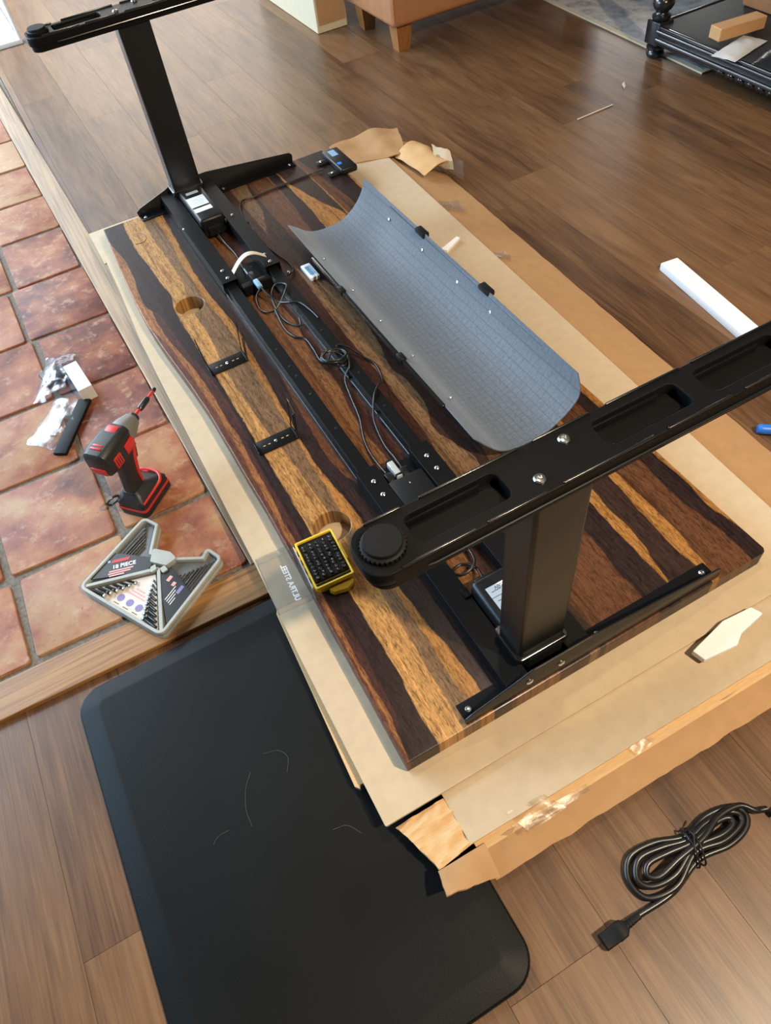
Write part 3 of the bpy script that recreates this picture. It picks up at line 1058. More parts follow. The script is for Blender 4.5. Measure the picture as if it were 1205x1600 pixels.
# packing tape remnants
tapes = [[(0.93, 1.41, .0525), (0.985, 1.37, .044), (1.00, 1.44, .040), (0.94, 1.46, .050)], [(0.915, 1.10, .053), (0.955, 1.08, .047), (0.96, 1.13, .044), (0.92, 1.13, .052)],
         [(0.10, -0.130, .0535), (0.17, -0.138, .0535), (0.19, -0.170, .045), (0.12, -0.172, .045)], [(0.33, -0.148, .054), (0.37, -0.146, .056), (0.375, -0.160, .054), (0.335, -0.163, .050)],
         [(1.04, 1.64, .06), (1.09, 1.55, .03), (1.12, 1.60, .06), (1.08, 1.70, .07)], [(0.10, -0.150, .047), (0.24, -0.158, .046), (0.24, -0.168, .043), (0.10, -0.166, .043)]]
for i, c in enumerate(tapes):
    quadsheet('packing_tape', 'clear_tape', bx, c, 0.0004, 8, 8, 0.005, 40, i * 3.1)

sh = plate('cardboard_sheet', 'cardboard', None, [rpoly([(-0.0725, -0.056), (0.864, -0.060), (0.946, 1.83), (-0.036, 1.825), (-0.042, 1.63), (-0.057, 1.35), (-0.060, 1.12), (-0.062, 0.71), (-0.063, 0.51), (-0.069, 0.28)], 0.003, 2)], 0.0545, 0.0598, 0.0006)
tag(sh, 'large flat buff cardboard sheet directly beneath the wooden desktop', 'cardboard')

# ================================================================== standing desk (upside down)
desk = empty('standing_desk')
tag(desk, 'upside-down standing desk with rosewood top and black metal legs', 'desk')


LEDGE = [(0, 0), (.28, .003), (.56, .007), (.95, .003), (1.1, -.006), (1.25, -.018), (1.36, -.0235), (1.5, -.022), (1.65, -.016), (1.78, -.008), (1.9, 0)]


def ipol(t, y):
    for (a, b), (c, d) in zip(t, t[1:]):
        if a <= y <= c:
            k = (y - a) / (c - a)
            return b + (d - b) * k
    return t[-1][1]


def wavy_outline():
    pts = []
    N = 40
    for i in range(N + 1):
        y = 1.9 * (1 - i / N)
        pts.append((ipol(LEDGE, y) + 0.0012 * noise.noise(Vector((y * 12.0, 2, 7))) * (0 < i < N), y))
    pts.append((0.75, 0.0))
    pts.append((0.756, 0.002)); pts.append((0.760, 0.008))
    for i in range(1, N):
        y = 1.9 * i / N
        pts.append((0.76 + 0.002 * noise.noise(Vector((y * 3.0, 5, 7))), y))
    pts.append((0.757, 1.9))
    return pts


top = plate('desktop', 'rosewood', desk, [wavy_outline(), circle(0.102, 1.364, 0.0385), circle(0.106, 0.487, 0.0375)], 0.060, 0.100, 0.0025)
# screw pilot holes near the right corner
for (x, y) in ((0.685, 0.21), (0.70, 0.165), (0.664, 0.16), (0.675, 0.13)):
    lathe('pilot_hole', 'case_label_black', desk, [(0.002, 0), (0.0016, 0.0004)], 8, Matrix.Translation((x, y, 0.1)))
# dark hair-line crack
tube('crack', 'case_label_black', desk, [(0.062, 1.752, .1002), (0.085, 1.748, .1002), (0.100, 1.765, .1002), (0.098, 1.79, .1002), (0.085, 1.81, .1002)], 0.0008, 5)


def side_bracket(yp, sgn):
    """L-shaped end bracket: flange on the wood, tall plate along the outer side"""
    y0 = yp
    b = box('side_bracket', 'black_metal', desk, 0.118, 0.645, min(y0, y0 + sgn * .036), max(y0, y0 + sgn * .036), 0.1002, 0.1032, 0.0008)
    prof = rpoly([(0.116, 0.100), (0.647, 0.100), (0.650, 0.122), (0.640, 0.131), (0.36, 0.164), (0.245, 0.164), (0.215, 0.152), (0.128, 0.126), (0.114, 0.118)],
                 [0.004, 0.004, .008, .008, .02, .015, .02, .01, .006], 4)
    mt = Matrix(((1, 0, 0, 0), (0, 0, -1, y0 + (0.003 if sgn > 0 else 0.0)), (0, 1, 0, 0), (0, 0, 0, 1)))
    me = plate_mesh([prof], 0.0, 0.003, 0.0006)
    me.transform(mt)
    smooth(me, 30)
    pl = link(bpy.data.objects.new('bracket_plate', me), 'black_satin', b)
    for x in (0.133, 0.395, 0.628):
        screw(b, (x, y0 + sgn * .020, 0.1032), 0.0058, h=0.003)
    if sgn > 0:
        for x in (0.238, 0.301):
            screw(b, (x, y0 - 0.0001, 0.130), 0.0068, '-Y', h=0.0035)
        for x in (0.252, 0.270, 0.318):
            box('slot', 'case_label_black', b, x - .004, x + .004, y0 - .0004, y0 + .001, 0.1295, 0.1320)
    return b


side_bracket(0.0045, 1)
side_bracket(1.8955, -1)


def channel(name, parent, x0, x1, y0, y1, z0, z1, t=0.003, lip=True):
    """folded C-channel along Y, open side down, with a raised lip along the outer edge"""
    bm = bmesh.new()
    bm_box(bm, x0, x1, y0, y1, z1 - t, z1, 0.0007, 1)
    bm_box(bm, x0, x0 + t, y0, y1, z0, z1 - t * .4, 0.0007, 1)
    bm_box(bm, x1 - t, x1, y0, y1, z0, z1 - t * .4, 0.0007, 1)
    return obj_bm(name, bm, 'black_metal', parent)


# outer rails at both ends, slimmer inner rails between them
rails = []
for (x0, x1) in ((0.199, 0.243), (0.324, 0.368)):
    rails.append(channel('outer_rail', desk, x0, x1, 0.0085, 0.555, 0.1034, 0.136))
    rails.append(channel('outer_rail', desk, x0, x1, 1.335, 1.8915, 0.1034, 0.142))
for (x0, x1) in ((0.2065, 0.2355), (0.3315, 0.3605)):
    rl = channel('inner_rail', desk, x0, x1, 0.52, 1.36, 0.1005, 0.128)
    rails.append(rl)
    bm = bmesh.new()
    bm_box(bm, x0 - 0.006, x0, 0.555, 1.335, 0.1005, 0.113, 0.0006, 1)
    obj_bm('rail_lip', bm, 'black_metal_smooth', rl)
    for y in (1.02, 0.945, 0.905, 0.83, 0.70):
        screw(rl, ((x0 + x1) / 2 + random.uniform(-.004, .004), y, 0.128), 0.0036, mat='black_plastic', h=0.0008)
for x in (0.221, 0.346):
    for y in (0.475, 0.515):
        screw(desk, (x, y, 0.136), 0.0052)
    for y in (1.352, 1.392):
        screw(desk, (x, y, 0.142), 0.0052)
screw(desk, (0.379, 0.505, 0.1002), 0.0058)
screw(desk, (0.386, 1.335, 0.1002), 0.0058)
screw(desk, (0.2, 1.66, 0.142), 0.0045)
screw(desk, (0.345, 1.64, 0.142), 0.0045)
# cross plates between the rails
for (y0, y1) in ((1.30, 1.44), (0.475, 0.56)):
    cb = box('cross_plate', 'black_metal', desk, 0.2435, 0.3235, y0, y1, 0.1015, 0.1045, 0.0008)
    for x in (0.262, 0.284, 0.306):
        for y in (y0 + .02, y1 - .02):
            lathe('hole', 'case_label_black', cb, [(0.003, 0), (0.0028, .0003)], 8, Matrix.Translation((x, y, .1045)))
box('cross_bar', 'black_metal', desk, 0.2435, 0.3235, 1.296, 1.318, 0.1046, 0.132, 0.001)


def motor(y0, y1, near):
    mb = empty('motor_housing')
    mb.parent = desk
    body = box('housing_body', 'black_plastic', mb, 0.246, 0.3215, y0, y1, 0.1036, 0.162, 0.009, 3)
    if near:
        lb = box('label', 'white_label', mb, 0.262, 0.312, 0.105, 0.172, 0.1620, 0.1623)
        for i, (yy, wd) in enumerate(((0.160, .02), (0.140, .03), (0.128, .024), (0.116, .028))):
            box('label_line', 'label_ink', mb, 0.268, 0.268 + wd, yy, yy + .0012, 0.1623, 0.1624)
        box('label_rule', 'label_ink', mb, 0.262, 0.312, 0.149, 0.150, 0.1623, 0.1624)
        text('label_print', '100V', 'label_ink', mb, 0.010, (0.287, 0.166, 0.1623), math.pi)
    else:
        box('label', 'white_label', mb, 0.252, 0.306, 1.715, 1.775, 0.1620, 0.1623)
        box('label', 'white_label', mb, 0.252, 0.306, 1.682, 1.705, 0.1620, 0.1623)
        box('label', 'silver_label', mb, 0.262, 0.300, 1.795, 1.810, 0.1620, 0.1623)
        for yy in (1.755, 1.745, 1.735, 1.725):
            box('label_line', 'label_ink', mb, 0.258, 0.258 + random.uniform(.02, .042), yy, yy + .0012, 0.1623, 0.1624)
    # socket strip on the inner end
    ys = y1 if near else y0
    box('socket', 'black_plastic', mb, 0.262, 0.305, min(ys, ys + (.012 if near else -.012)), max(ys, ys + (.012 if near else -.012)), 0.112, 0.140, 0.003)


motor(0.024, 0.198, True)
motor(1.632, 1.868, False)
# motor shelf tabs seen beside the near housing
box('tab', 'black_metal', desk, 0.2435, 0.2555, 0.05, 0.075, 0.1365, 0.140, 0.001)
box('tab', 'black_metal', desk, 0.2300, 0.2435, 0.185, 0.205, 0.136, 0.141, 0.001)
box('tab', 'black_metal', desk, 0.3150, 0.3240, 1.62, 1.64, 0.136, 0.141, 0.001)


def leg(yc, ztop, far):
    zb = 0.164
    base = plate('column_base', 'black_metal_smooth', desk, [rrect(0.2315, 0.3315, yc - 0.038, yc + 0.036, 0.008, 4)], 0.150, zb, 0.002)
    if not far:
        for k in range(3):
            box('base_rib', 'black_metal_smooth', base, 0.243, 0.325, yc - 0.0365 + k * .0018 - .0, yc - 0.0357 + k * .0018, zb, zb + .0022 + .001 * k, 0.0003, 1)
    cmt = Matrix.Identity(4)
    col = plate('column', 'black_satin', desk, [rrect(0.2385, 0.3255, yc - 0.0315, yc + 0.0315, 0.006, 5)], zb + .0005, ztop - 0.035, 0.0)
    y0, y1 = yc - 0.0400, yc + 0.0360
    xa, xb = 0.018, 0.742
    foot = plate('foot', 'black_metal', desk, [rrect(xa, xb, y0, y1, 0.026, 8),
                                             rrect(0.088, 0.212, yc - .021, yc + .021, .010, 5),
                                             rrect(0.350, 0.478, yc - .021, yc + .021, .010, 5),
                                             rrect(0.508, 0.640, yc - .021, yc + .021, .010, 5)], ztop - 0.022, ztop - .002, 0.002)
    plate('foot_underside', 'black_metal', foot, [rrect(xa + .004, xb - .004, y0 + .002, y1 - .002, .024, 8)], ztop - 0.035, ztop - 0.0195, 0.002)
    # thin standing rim, broken like the folded sheet-metal edge
    for (a, b2) in ((0.055, 0.150), (0.165, 0.245), (0.268, 0.40), (0.42, 0.52), (0.54, 0.71)):
        box('rim', 'black_metal_smooth', foot, a, b2, y0 + .0002, y0 + .0034, ztop - .0030, ztop + .0012, 0.0014, 3)
    for (a, b2) in ((0.045, 0.093), (0.118, 0.255), (0.275, 0.36), (0.385, 0.50), (0.52, 0.70)):
        box('rim', 'black_metal_smooth', foot, a, b2, y1 - .0034, y1 - .0002, ztop - .0030, ztop + .0012, 0.0014, 3)
    # side swage running along the front
    sw = bmesh.new()
    bm_tube(sw, [(0.085, y0 + .0008, ztop - .021), (0.095, y0 - .0008, ztop - .021), (0.70, y0 - .0008, ztop - .021), (0.71, y0 + .0008, ztop - .021)], 0.0022, 8)
    obj_bm('swage', sw, 'black_metal_smooth', foot)
    # ledge along the far wall of each pocket
    for (a, b2) in ((0.088, 0.190), (0.350, 0.455), (0.508, 0.62)):
        box('pocket_ledge', 'black_metal', foot, a + .002, b2, yc + .0165, yc + .0205, ztop - .0195, ztop - .0085, 0.0015, 2)
    for bxp, dy in ((0.2495, -.0180), (0.3095, 0.0165)):
        screw(foot, (bxp, yc + dy, ztop - .002), 0.0078, h=0.0042)
    for kx in (0.0515, 0.708):
        knob = lathe('levelling_foot', 'black_rubber', foot,
                     [(0.0250, 0), (0.0258, .0012), (0.0258, .0058), (0.0245, .0068), (0.0228, .0072), (0.0226, .0110), (0.0218, .0122), (0.0001, .0126)], 40,
                     Matrix.Translation((kx, yc - .002, ztop - .002)))
        bm = bmesh.new()
        for k in range(30):
            a = 2 * math.pi * k / 30
            bm_box(bm, .0245, .0272, -.0014, .0014, .0008, .0058, 0.0, 1, Matrix.Translation((kx, yc - .002, ztop - .002)) @ Matrix.Rotation(a, 4, 'Z'))
        bm2 = bm
        me = bpy.data.meshes.new('levelling_foot')
        kb = bmesh.new()
        kb.from_mesh(knob.data)
        tmp = bpy.data.meshes.new('t')
        bm2.to_mesh(tmp)
        bm2.free()
        kb.from_mesh(tmp)
        kb.to_mesh(knob.data)
        kb.free()
        bpy.data.meshes.remove(tmp)
        smooth(knob.data, 30)


leg(0.0650, 0.600, False)
leg(1.8700, 0.637, True)

# control box between the rails
ctl = box('control_box', 'black_plastic', desk, 0.2450, 0.3222, 0.335, 0.500, 0.1048, 0.1295, 0.003, 2)
for x in (0.258, 0.274, 0.292, 0.308):
    box('port', 'black_plastic', ctl, x - .006, x + .006, 0.5, 0.504, 0.109, 0.121, 0.001)
box('indicator', 'silver_label', ctl, 0.282, 0.284, 0.475, 0.479, 0.1295, 0.1297)
pl = box('control_plug', 'black_plastic', desk, 0.250, 0.266, 0.5045, 0.532, 0.110, 0.122, 0.003)
pl = box('control_plug', 'black_plastic', desk, 0.284, 0.300, 0.5045, 0.530, 0.110, 0.122, 0.003)
lb = box('plug_label', 'silver_label', desk, 0.2685, 0.2825, 0.505, 0.556, 0.112, 0.1285, 0.002)
box('plug_clip', 'black_plastic', lb, 0.2680, 0.2830, 0.507, 0.513, 0.1115, 0.1292, 0.001)
box('plug_clip', 'black_plastic', lb, 0.2680, 0.2830, 0.550, 0.556, 0.1115, 0.1292, 0.001)


def wire_bracket(x0, x1, y0, y1):
    b = box('wire_bracket', 'black_metal', desk, x0, x1, y0, y1, 0.1003, 0.1023, 0.0006)
    xm, ym = (x0 + x1) / 2, (y0 + y1) / 2
    screw(b, (xm, ym, .1023), 0.0042)
    for dx in (-.028, -.016, .016, .028):
        box('slot', 'cardboard_inner', b, xm + dx - .0028, xm + dx + .0028, ym - .0010, ym + .0010, .1022, .1025)
    for xx in (x0, x1):
        r = 0.0013
        d = 0.010 if xx == x1 else -0.004
        bm = bmesh.new()
        H = 0.082
        a = (xx, y0 + .002, .102); c = (xx, y1 - .002, .102); t1 = (xx + d, y1 + .004, .1 + H); t0 = (xx + d, y0 + .018, .1 + H * .72)
        bm_tube(bm, [a, t0, t1, c], r, 6)
        bm_tube(bm, [a, c], r, 6)
        bm_tube(bm, [(xx, y0 + .012, .102), (xx + d * .8, y0 + .026, .1 + H * .62)], r, 6)
        obj_bm('wire_arm', bm, 'black_metal_smooth', b)
        box('bracket_tab', 'black_metal', b, xx - .001, xx + .001, y0, y1, .1003, .112, 0.0004, 1)
    return b


wire_bracket(0.056, 0.150, 1.056, 1.100)
wire_bracket(0.056, 0.148, 0.745, 0.787)

# hand controller at the far right corner
kp = empty('hand_controller')
kp.parent = desk
box('controller_body', 'black_plastic', kp, 0.735, 0.792, 1.700, 1.850, 0.1003, 0.121, 0.006, 3)
box('controller_tab', 'black_plastic', kp, 0.700, 0.736, 1.712, 1.738, 0.1003, 0.109, 0.005, 2)
box('controller_tab', 'black_plastic', kp, 0.700, 0.736, 1.800, 1.826, 0.1003, 0.109, 0.005, 2)
screw(kp, (0.714, 1.725, .109), 0.0048)
screw(kp, (0.714, 1.813, .109), 0.0048)
box('blue_reflection', 'connector_blue', kp, 0.750, 0.772, 1.795, 1.835, 0.121, 0.1213)  # blue plates stand in for reflections on the black controller
box('blue_reflection', 'blue_plastic', kp, 0.742, 0.756, 1.735, 1.750, 0.121, 0.1213)

# ------------------------------------------------------------------ cables on the desk
c = empty('controller_cable')
tag(c, 'thin black cable from the far corner controller to the rails', 'cable')
tube('cable', 'cable_black', c, [(0.700, 1.77, .108), (0.655, 1.775, .1035), (0.577, 1.772, .1035), (0.464, 1.767, .1035), (0.414, 1.762, .1045), (0.388, 1.70, .1035), (0.380, 1.62, .1035), (0.376, 1.54, .1035), (0.392, 1.43, .1035), (0.404, 1.37, .1035), (0.398, 1.33, .1035), (0.376, 1.315, .107)], 0.0026, 7, 8)
tube('cable_clip', 'silver_label', c, [(0.3815, 1.60, .104), (0.3775, 1.57, .104)], 0.0034, 8, 2)
tube('cable_clip', 'cable_black', c, [(0.386, 1.66, .104), (0.3835, 1.635, .104)], 0.0040, 8, 2)

c = empty('motor_cable')
tag(c, 'coiled black motor cable with a tied bundle between the rails', 'cable')
tube('cable', 'cable_black', c, [(0.284, 1.615, .118), (0.286, 1.57, .112), (0.292, 1.50, .106), (0.284, 1.43, .111), (0.281, 1.40, .116)], 0.003, 7, 6)
tube('connector', 'connector_blue', c, [(0.281, 1.400, .118), (0.280, 1.352, .122), (0.279, 1.315, .1385)], 0.0020, 6, 4)
box('plug', 'black_plastic', c, 0.2715, 0.2875, 1.300, 1.338, 0.1335, 0.1455, 0.003)
box('plug_end', 'connector_blue', c, 0.2725, 0.2865, 1.262, 1.2995, 0.134, 0.145, 0.003)
tube('cable', 'cable_black', c, [(0.281, 1.262, .139), (0.288, 1.235, .130), (0.304, 1.20, .120), (0.320, 1.17, .130), (0.342, 1.150, .1315), (0.352, 1.105, .131), (0.355, 1.065, .1315)], 0.0026, 7, 8)
tube('cable', 'cable_black', c, [(0.279, 1.262, .137), (0.262, 1.262, .116), (0.254, 1.225, .106), (0.264, 1.195, .108), (0.290, 1.19, .113), (0.330, 1.215, .134), (0.343, 1.245, .132), (0.320, 1.265, .128), (0.296, 1.235, .118), (0.288, 1.18, .109), (0.292, 1.13, .106), (0.312, 1.095, .108), (0.323, 1.12, .112)], 0.0026, 7, 8)
tube('cable', 'cable_black', c, [(0.283, 1.185, .113), (0.276, 1.11, .106), (0.284, 1.065, .106), (0.303, 1.04, .1055), (0.303, 0.99, .1055), (0.300, 0.945, .106), (0.316, 0.915, .110), (0.335, 0.900, .118), (0.350, 0.895, .132), (0.340, 0.86, .132), (0.318, 0.845, .115), (0.306, 0.80, .1065), (0.290, 0.72, .106), (0.268, 0.655, .106), (0.259, 0.60, .108), (0.258, 0.535, .116)], 0.0030, 7, 8)
for k in range(4):
    a = k * 0.8 + 0.4
    rx, ry = 0.020 + 0.003 * k, 0.034 - 0.003 * k
    pts = [(0.322 + rx * math.cos(t) * math.cos(a) - ry * math.sin(t) * math.sin(a), 0.905 + rx * math.cos(t) * math.sin(a) + ry * math.sin(t) * math.cos(a), 0.131 + 0.003 * k + 0.004 * math.sin(t)) for t in [2 * math.pi * i / 10 for i in range(11)]]
    tube('cable_loop', 'cable_black', c, pts, 0.0026, 7, 5)
tube('cable', 'cable_black', c, [(0.350, 0.945, .1315), (0.368, 0.925, .129), (0.392, 0.89, .108), (0.404, 0.855, .1035), (0.392, 0.80, .1045), (0.364, 0.765, .129), (0.338, 0.735, .131), (0.312, 0.69, .112), (0.298, 0.62, .107), (0.297, 0.57, .109), (0.293, 0.53, .116)], 0.0028, 7, 8)
tube('cable_tie', 'black_plastic', c, [(0.306, 0.905, .135), (0.322, 0.912, .147), (0.338, 0.905, .135)], 0.0022, 6, 5)

c = empty('near_motor_cable')
tag(c, 'short black cable hooked behind the near motor housing', 'cable')
tube('cable', 'cable_black', c, [(0.284, 0.213, .125), (0.290, 0.245, .112), (0.274, 0.268, .106), (0.250, 0.262, .107), (0.262, 0.243, .114), (0.292, 0.252, .118), (0.302, 0.290, .112), (0.300, 0.330, .116)], 0.0028, 7, 8)
tube('strain_relief', 'black_plastic', c, [(0.301, 0.290, .113), (0.300, 0.331, .116)], 0.0062, 10, 3)
st = grid_sheet('cable_strap', 'strap_cream', None, 18, 3, lambda u, v: Vector((0.240 + 0.104 * u + 0.0 * v, 1.360 + 0.018 * u + 0.017 * (v - .5), 0.1465 + 0.030 * math.sin(u * math.pi) + 0.002 * math.sin(v * 3))), 0.0012)
tag(st, 'cream fabric strap looped across the rails above the connector', 'strap')

# ================================================================== cable tray
tray = empty('cable_tray', (0, 0, 0))
tag(tray, 'long curved grey felt cable tray resting on the desktop', 'cable tray')
secp = [(0.452, 0.156), (0.475, 0.140), (0.500, 0.120), (0.525, 0.109), (0.555, 0.1050), (0.590, 0.1055), (0.620, 0.112), (0.648, 0.127), (0.672, 0.148), (0.690, 0.173), (0.703, 0.205)]
sec = catmull([(p[0], 0, p[1]) for p in secp], 4)
NU = len(sec) - 1


def tray_fn(u, v):
    p = sec[min(NU, round(u * NU))]
    s = p.x - 0.58
    yn, yf = 0.452, 1.462
    # cut-off corners of the felt sheet
    cn = 0.030 * max(0, (u - 0.86) / 0.14) ** 2 + 0.035 * max(0, (0.14 - u) / 0.14) ** 1.5
    y = yn + cn + (yf - yn - cn) * v
    return Vector((p.x - 0.010 * (1 - v), y, p.z))


grid_sheet('felt', 'grey_felt', tray, NU, 30, tray_fn, 0.0025)
tube('edge_rod', 'black_metal_smooth', tray, [(0.700, 1.30, 0.1955), (0.693, 0.60, 0.1955)], 0.0024, 8, 2)
box('edge_bar', 'black_metal_smooth', tray, 0.4365, 0.4445, 0.60, 1.275, 0.1500, 0.1575, 0.002)
for y in (1.135, 0.835):
    box('clip', 'black_plastic', tray, 0.692, 0.712, y - .022, y + .022, 0.192, 0.206, 0.003)
for y in (1.10, 0.79):
    box('clip', 'black_plastic', tray, 0.434, 0.450, y - .014, y + .014, 0.1480, 0.1600, 0.003)
for y in (1.285, 1.105, 0.935, 0.79, 0.61):
    q = screw(tray, (0.6835, y, 0.170), 0.0042)
    q.rotation_euler = (0, math.radians(-52), 0)
for y in (1.26, 1.09, 0.94, 0.785, 0.62):
    q = screw(tray, (0.470, y, 0.1475), 0.0040)
    q.rotation_euler = (0, math.radians(40), 0)

tg = empty('plastic_tab')
tag(tg, 'small clear white plastic packet beside the left edge of the tray', 'packet')
box('packet_body', 'white_label', tg, 0.418, 0.446, 1.255, 1.325, 0.1005, 0.112, 0.002)
box('packet_window', 'connector_blue', tg, 0.424, 0.440, 1.268, 1.312, 0.112, 0.1125)

# ================================================================== foam offcuts
fs = plate('foam_strip', 'white_foam', None, [rpoly([(1.283, 0.852), (1.336, 0.845), (1.288, 0.47), (1.236, 0.475)], 0.003, 2)], 0.0005, 0.022, 0.002)
tag(fs, 'long white foam strip lying on the wood floor', 'foam')
fw = plate('foam_wedge', 'white_foam', None, [rpoly([(0.524, -0.075), (0.608, -0.058), (0.668, -0.063), (0.676, -0.083), (0.618, -0.092), (0.596, -0.105), (0.530, -0.098)], 0.002, 2)], 0.0606, 0.074, 0.0015)
tag(fw, 'small notched white foam offcut on the near cardboard edge', 'foam')
fc = plate('foam_chip', 'white_foam', None, [rpoly([(0.802, 1.214), (0.870, 1.240), (0.874, 1.228), (0.812, 1.196)], 0.001, 2)], 0.0602, 0.070, 0.001)
tag(fc, 'tiny white foam chip on the cardboard right of the tray', 'foam')
bh = empty('blue_handle')
tag(bh, 'blue plastic tool handle on the floor at the right edge', 'tool')
tube('grip', 'blue_plastic', bh, [(1.048, 0.272, .012), (1.075, 0.250, .0125), (1.12, 0.225, .0125), (1.17, 0.20, .011)], [0.009] * 1 + [0.0115] * 17 + [0.009], 12, 6)
tube('cap', 'black_plastic', bh, [(1.170, 0.200, .011), (1.185, 0.192, .011)], 0.0092, 12, 2)


# ================================================================== impact driver
def rbox_loft(name, mat, parent, secs, n=7, ang=40):
    """loft rounded rectangles: secs = (origin, xdir, ydir, halfw, halfh, radius)"""
    bm = bmesh.new()
    rings = []
    for o, xd, yd, hw, hh, r in secs:
        lp = rrect(-hw, hw, -hh, hh, r, n)
        rings.append([bm.verts.new(Vector(o) + Vector(xd) * p[0] + Vector(yd) * p[1]) for p in lp])
    k = len(rings[0])
    for i in range(len(rings) - 1):
        for j in range(k):
            bm.faces.new((rings[i][j], rings[i][(j + 1) % k], rings[i + 1][(j + 1) % k], rings[i + 1][j]))
    bm.faces.new(rings[0])
    bm.faces.new(rings[-1])
    return obj_bm(name, bm, mat, parent, ang=ang)


dv = empty('impact_driver', (-0.207, 0.862, 0.0085), math.radians(42))
tag(dv, 'red and black cordless impact driver standing on its battery', 'power tool')
Xa, Ya, Za = (1, 0, 0), (0, 1, 0), (0, 0, 1)
bat = rbox_loft('battery', 'tool_black', dv, [((0, 0, z), Xa, Ya, hw, hh, 0.012) for z, hw, hh in ((0, .050, .034), (.004, .054, .038), (.026, .054, .038), (.031, .052, .036))])
rbox_loft('battery_band', 'tool_red', bat, [((0, 0, z), Xa, Ya, .0548, .0388, 0.012) for z in (.021, .027)])
sh2 = rbox_loft('foot_housing', 'tool_black', dv, [((0, 0, .031), Xa, Ya, .052, .036, .012), ((0, 0, .036), Xa, Ya, .053, .037, .012), ((-.004, 0, .046), Xa, Ya, .048, .034, .012), ((-.012, 0, .056), Xa, Ya, .030, .024, .012), ((-.016, 0, .066), Xa, Ya, .022, .018, .011)])
# red trim on the foot
tube('foot_trim', 'tool_red', sh2, [(-.045, -.034, .0415), (.01, -.0352, .0430), (.030, -.0345, .0455), (.046, -.018, .047), (.047, .012, .047), (.036, .030, .047), (.0, .0335, .0455)], 0.0035, 8, 6)
box('trim_block', 'tool_red', sh2, .034, .050, .004, .032, .040, .0475, .003)
tube('belt_clip', 'gun_steel', dv, [(-.042, .036, .036), (-.060, .047, .034), (-.068, .043, .052), (-.052, .036, .056), (-.040, .034, .048)], 0.003, 7, 6)
hd = rbox_loft('handle', 'tool_black', dv, [((-.016, 0, .060), Xa, Ya, .021, .0165, .011), ((-.015, 0, .085), Xa, Ya, .019, .0155, .011), ((-.008, 0, .115), Xa, Ya, .020, .016, .011), ((-.001, 0, .140), Xa, Ya, .023, .017, .012), ((.003, 0, .165), Xa, Ya, .028, .020, .012)])
rbox_loft('grip_panel', 'tool_red', hd, [((.0035, 0, .066), Xa, Ya, .0025, .0158, .002), ((.0055, 0, .095), Xa, Ya, .004, .0165, .003), ((.0125, 0, .125), Xa, Ya, .006, .0174, .004), ((.022, 0, .155), Xa, Ya, .009, .0185, .005)])
rbox_loft('trigger', 'tool_black', hd, [((.026, 0, .118), Xa, Ya, .006, .008, .004), ((.030, 0, .132), Xa, Ya, .007, .0085, .004), ((.034, 0, .150), Xa, Ya, .008, .009, .004)])
ZH = .190
hb = rbox_loft('motor_body', 'tool_black', dv, [((x, 0, ZH + dz), Ya, Za, w, h, r) for x, dz, w, h, r in ((-.070, 0, .022, .024, .014), (-.064, 0, .029, .031, .017), (-.045, 0, .032, .034, .017), (-.005, 0, .031, .033, .016), (.018, 0, .028, .030, .015), (.028, 0, .024, .027, .014))])
rbox_loft('gear_case', 'tool_grey', hb, [((x, 0, ZH), Ya, Za, w, w, w * .8) for x, w in ((.020, .0255), (.030, .026), (.045, .0235), (.062, .018), (.070, .0155))])
# red panels proud of the body
for (x0, x1, y0, y1) in ((-.004, .020, -.014, .014), (-.052, -.046, -.013, .013), (-.043, -.037, -.013, .013)):
    box('red_panel', 'tool_red', hb, x0, x1, y0, y1, ZH + .028, ZH + .0352 - (0.003 if x0 > -.01 else 0), .002)
for s in (-1, 1):
    box('red_panel', 'tool_red', hb, -.010, .022, min(s * .026, s * .0335), max(s * .026, s * .0335), ZH - .018, ZH + .006, .002)
    vb = box('vent_panel', 'tool_red', hb, -.050, -.026, min(s * .028, s * .0340), max(s * .028, s * .0340), ZH - .020, ZH + .008, .002)
    for k in range(3):
        box('vent_slot', 'tool_black', vb, -.046 + k * .0065, -.0435 + k * .0065, min(s * .0335, s * .0345), max(s * .0335, s * .0345), ZH - .016, ZH + .004, .0004, 1)
box('red_panel', 'tool_red', hb, -.0718, -.066, -.019, .019, ZH - .024, ZH - .006, .002)
rot = Matrix.Translation((0, 0, ZH)) @ Matrix.Rotation(math.radians(90), 4, 'Y')
lathe('chuck', 'tool_black', hb, [(.012, .068), (.0125, .070), (.0125, .078), (.011, .080)], 20, rot)
bt = lathe('bit_shaft', 'tool_red', hb, [(.0035, .078), (.0035, .158), (.003, .160)], 8, rot)
lathe('bit_sleeve', 'gun_steel', bt, [(.0058, .100), (.0072, .103), (.0072, .130), (.0052, .136)], 12, rot)
lathe('bit_tip', 'gun_steel', bt, [(.0048, .158), (.0048, .165), (.003, .168)], 8, rot)

# ================================================================== hex key case
hc = empty('hex_key_case', (0, 0, 0.0088))
tag(hc, 'grey folding hex key set case opened flat on the tiles', 'tool case')
HP = [(-0.404, 0.686), (-0.286, 0.480), (-0.114, 0.590), (-0.134, 0.634), (-0.152, 0.616), (-0.207, 0.648), (-0.241, 0.686), (-0.206, 0.752), (-0.228, 0.790)]


def V2(i): return Vector((HP[i][0], HP[i][1]))


hcc = Vector((-0.262, 0.640))


def inset(pts, d):
    n = len(pts)
    out = []
    for i in range(n):
        a, p, b = Vector(pts[i - 1]), Vector(pts[i]), Vector(pts[(i + 1) % n])
        e1 = (p - a).normalized(); e2 = (b - p).normalized()
        n1 = Vector((-e1.y, e1.x)); n2 = Vector((-e2.y, e2.x))
        bis = (n1 + n2)
        bis = bis / max(0.3, bis.length_squared / 2)
        out.append(tuple(p + bis * d * 1.0))
    return out


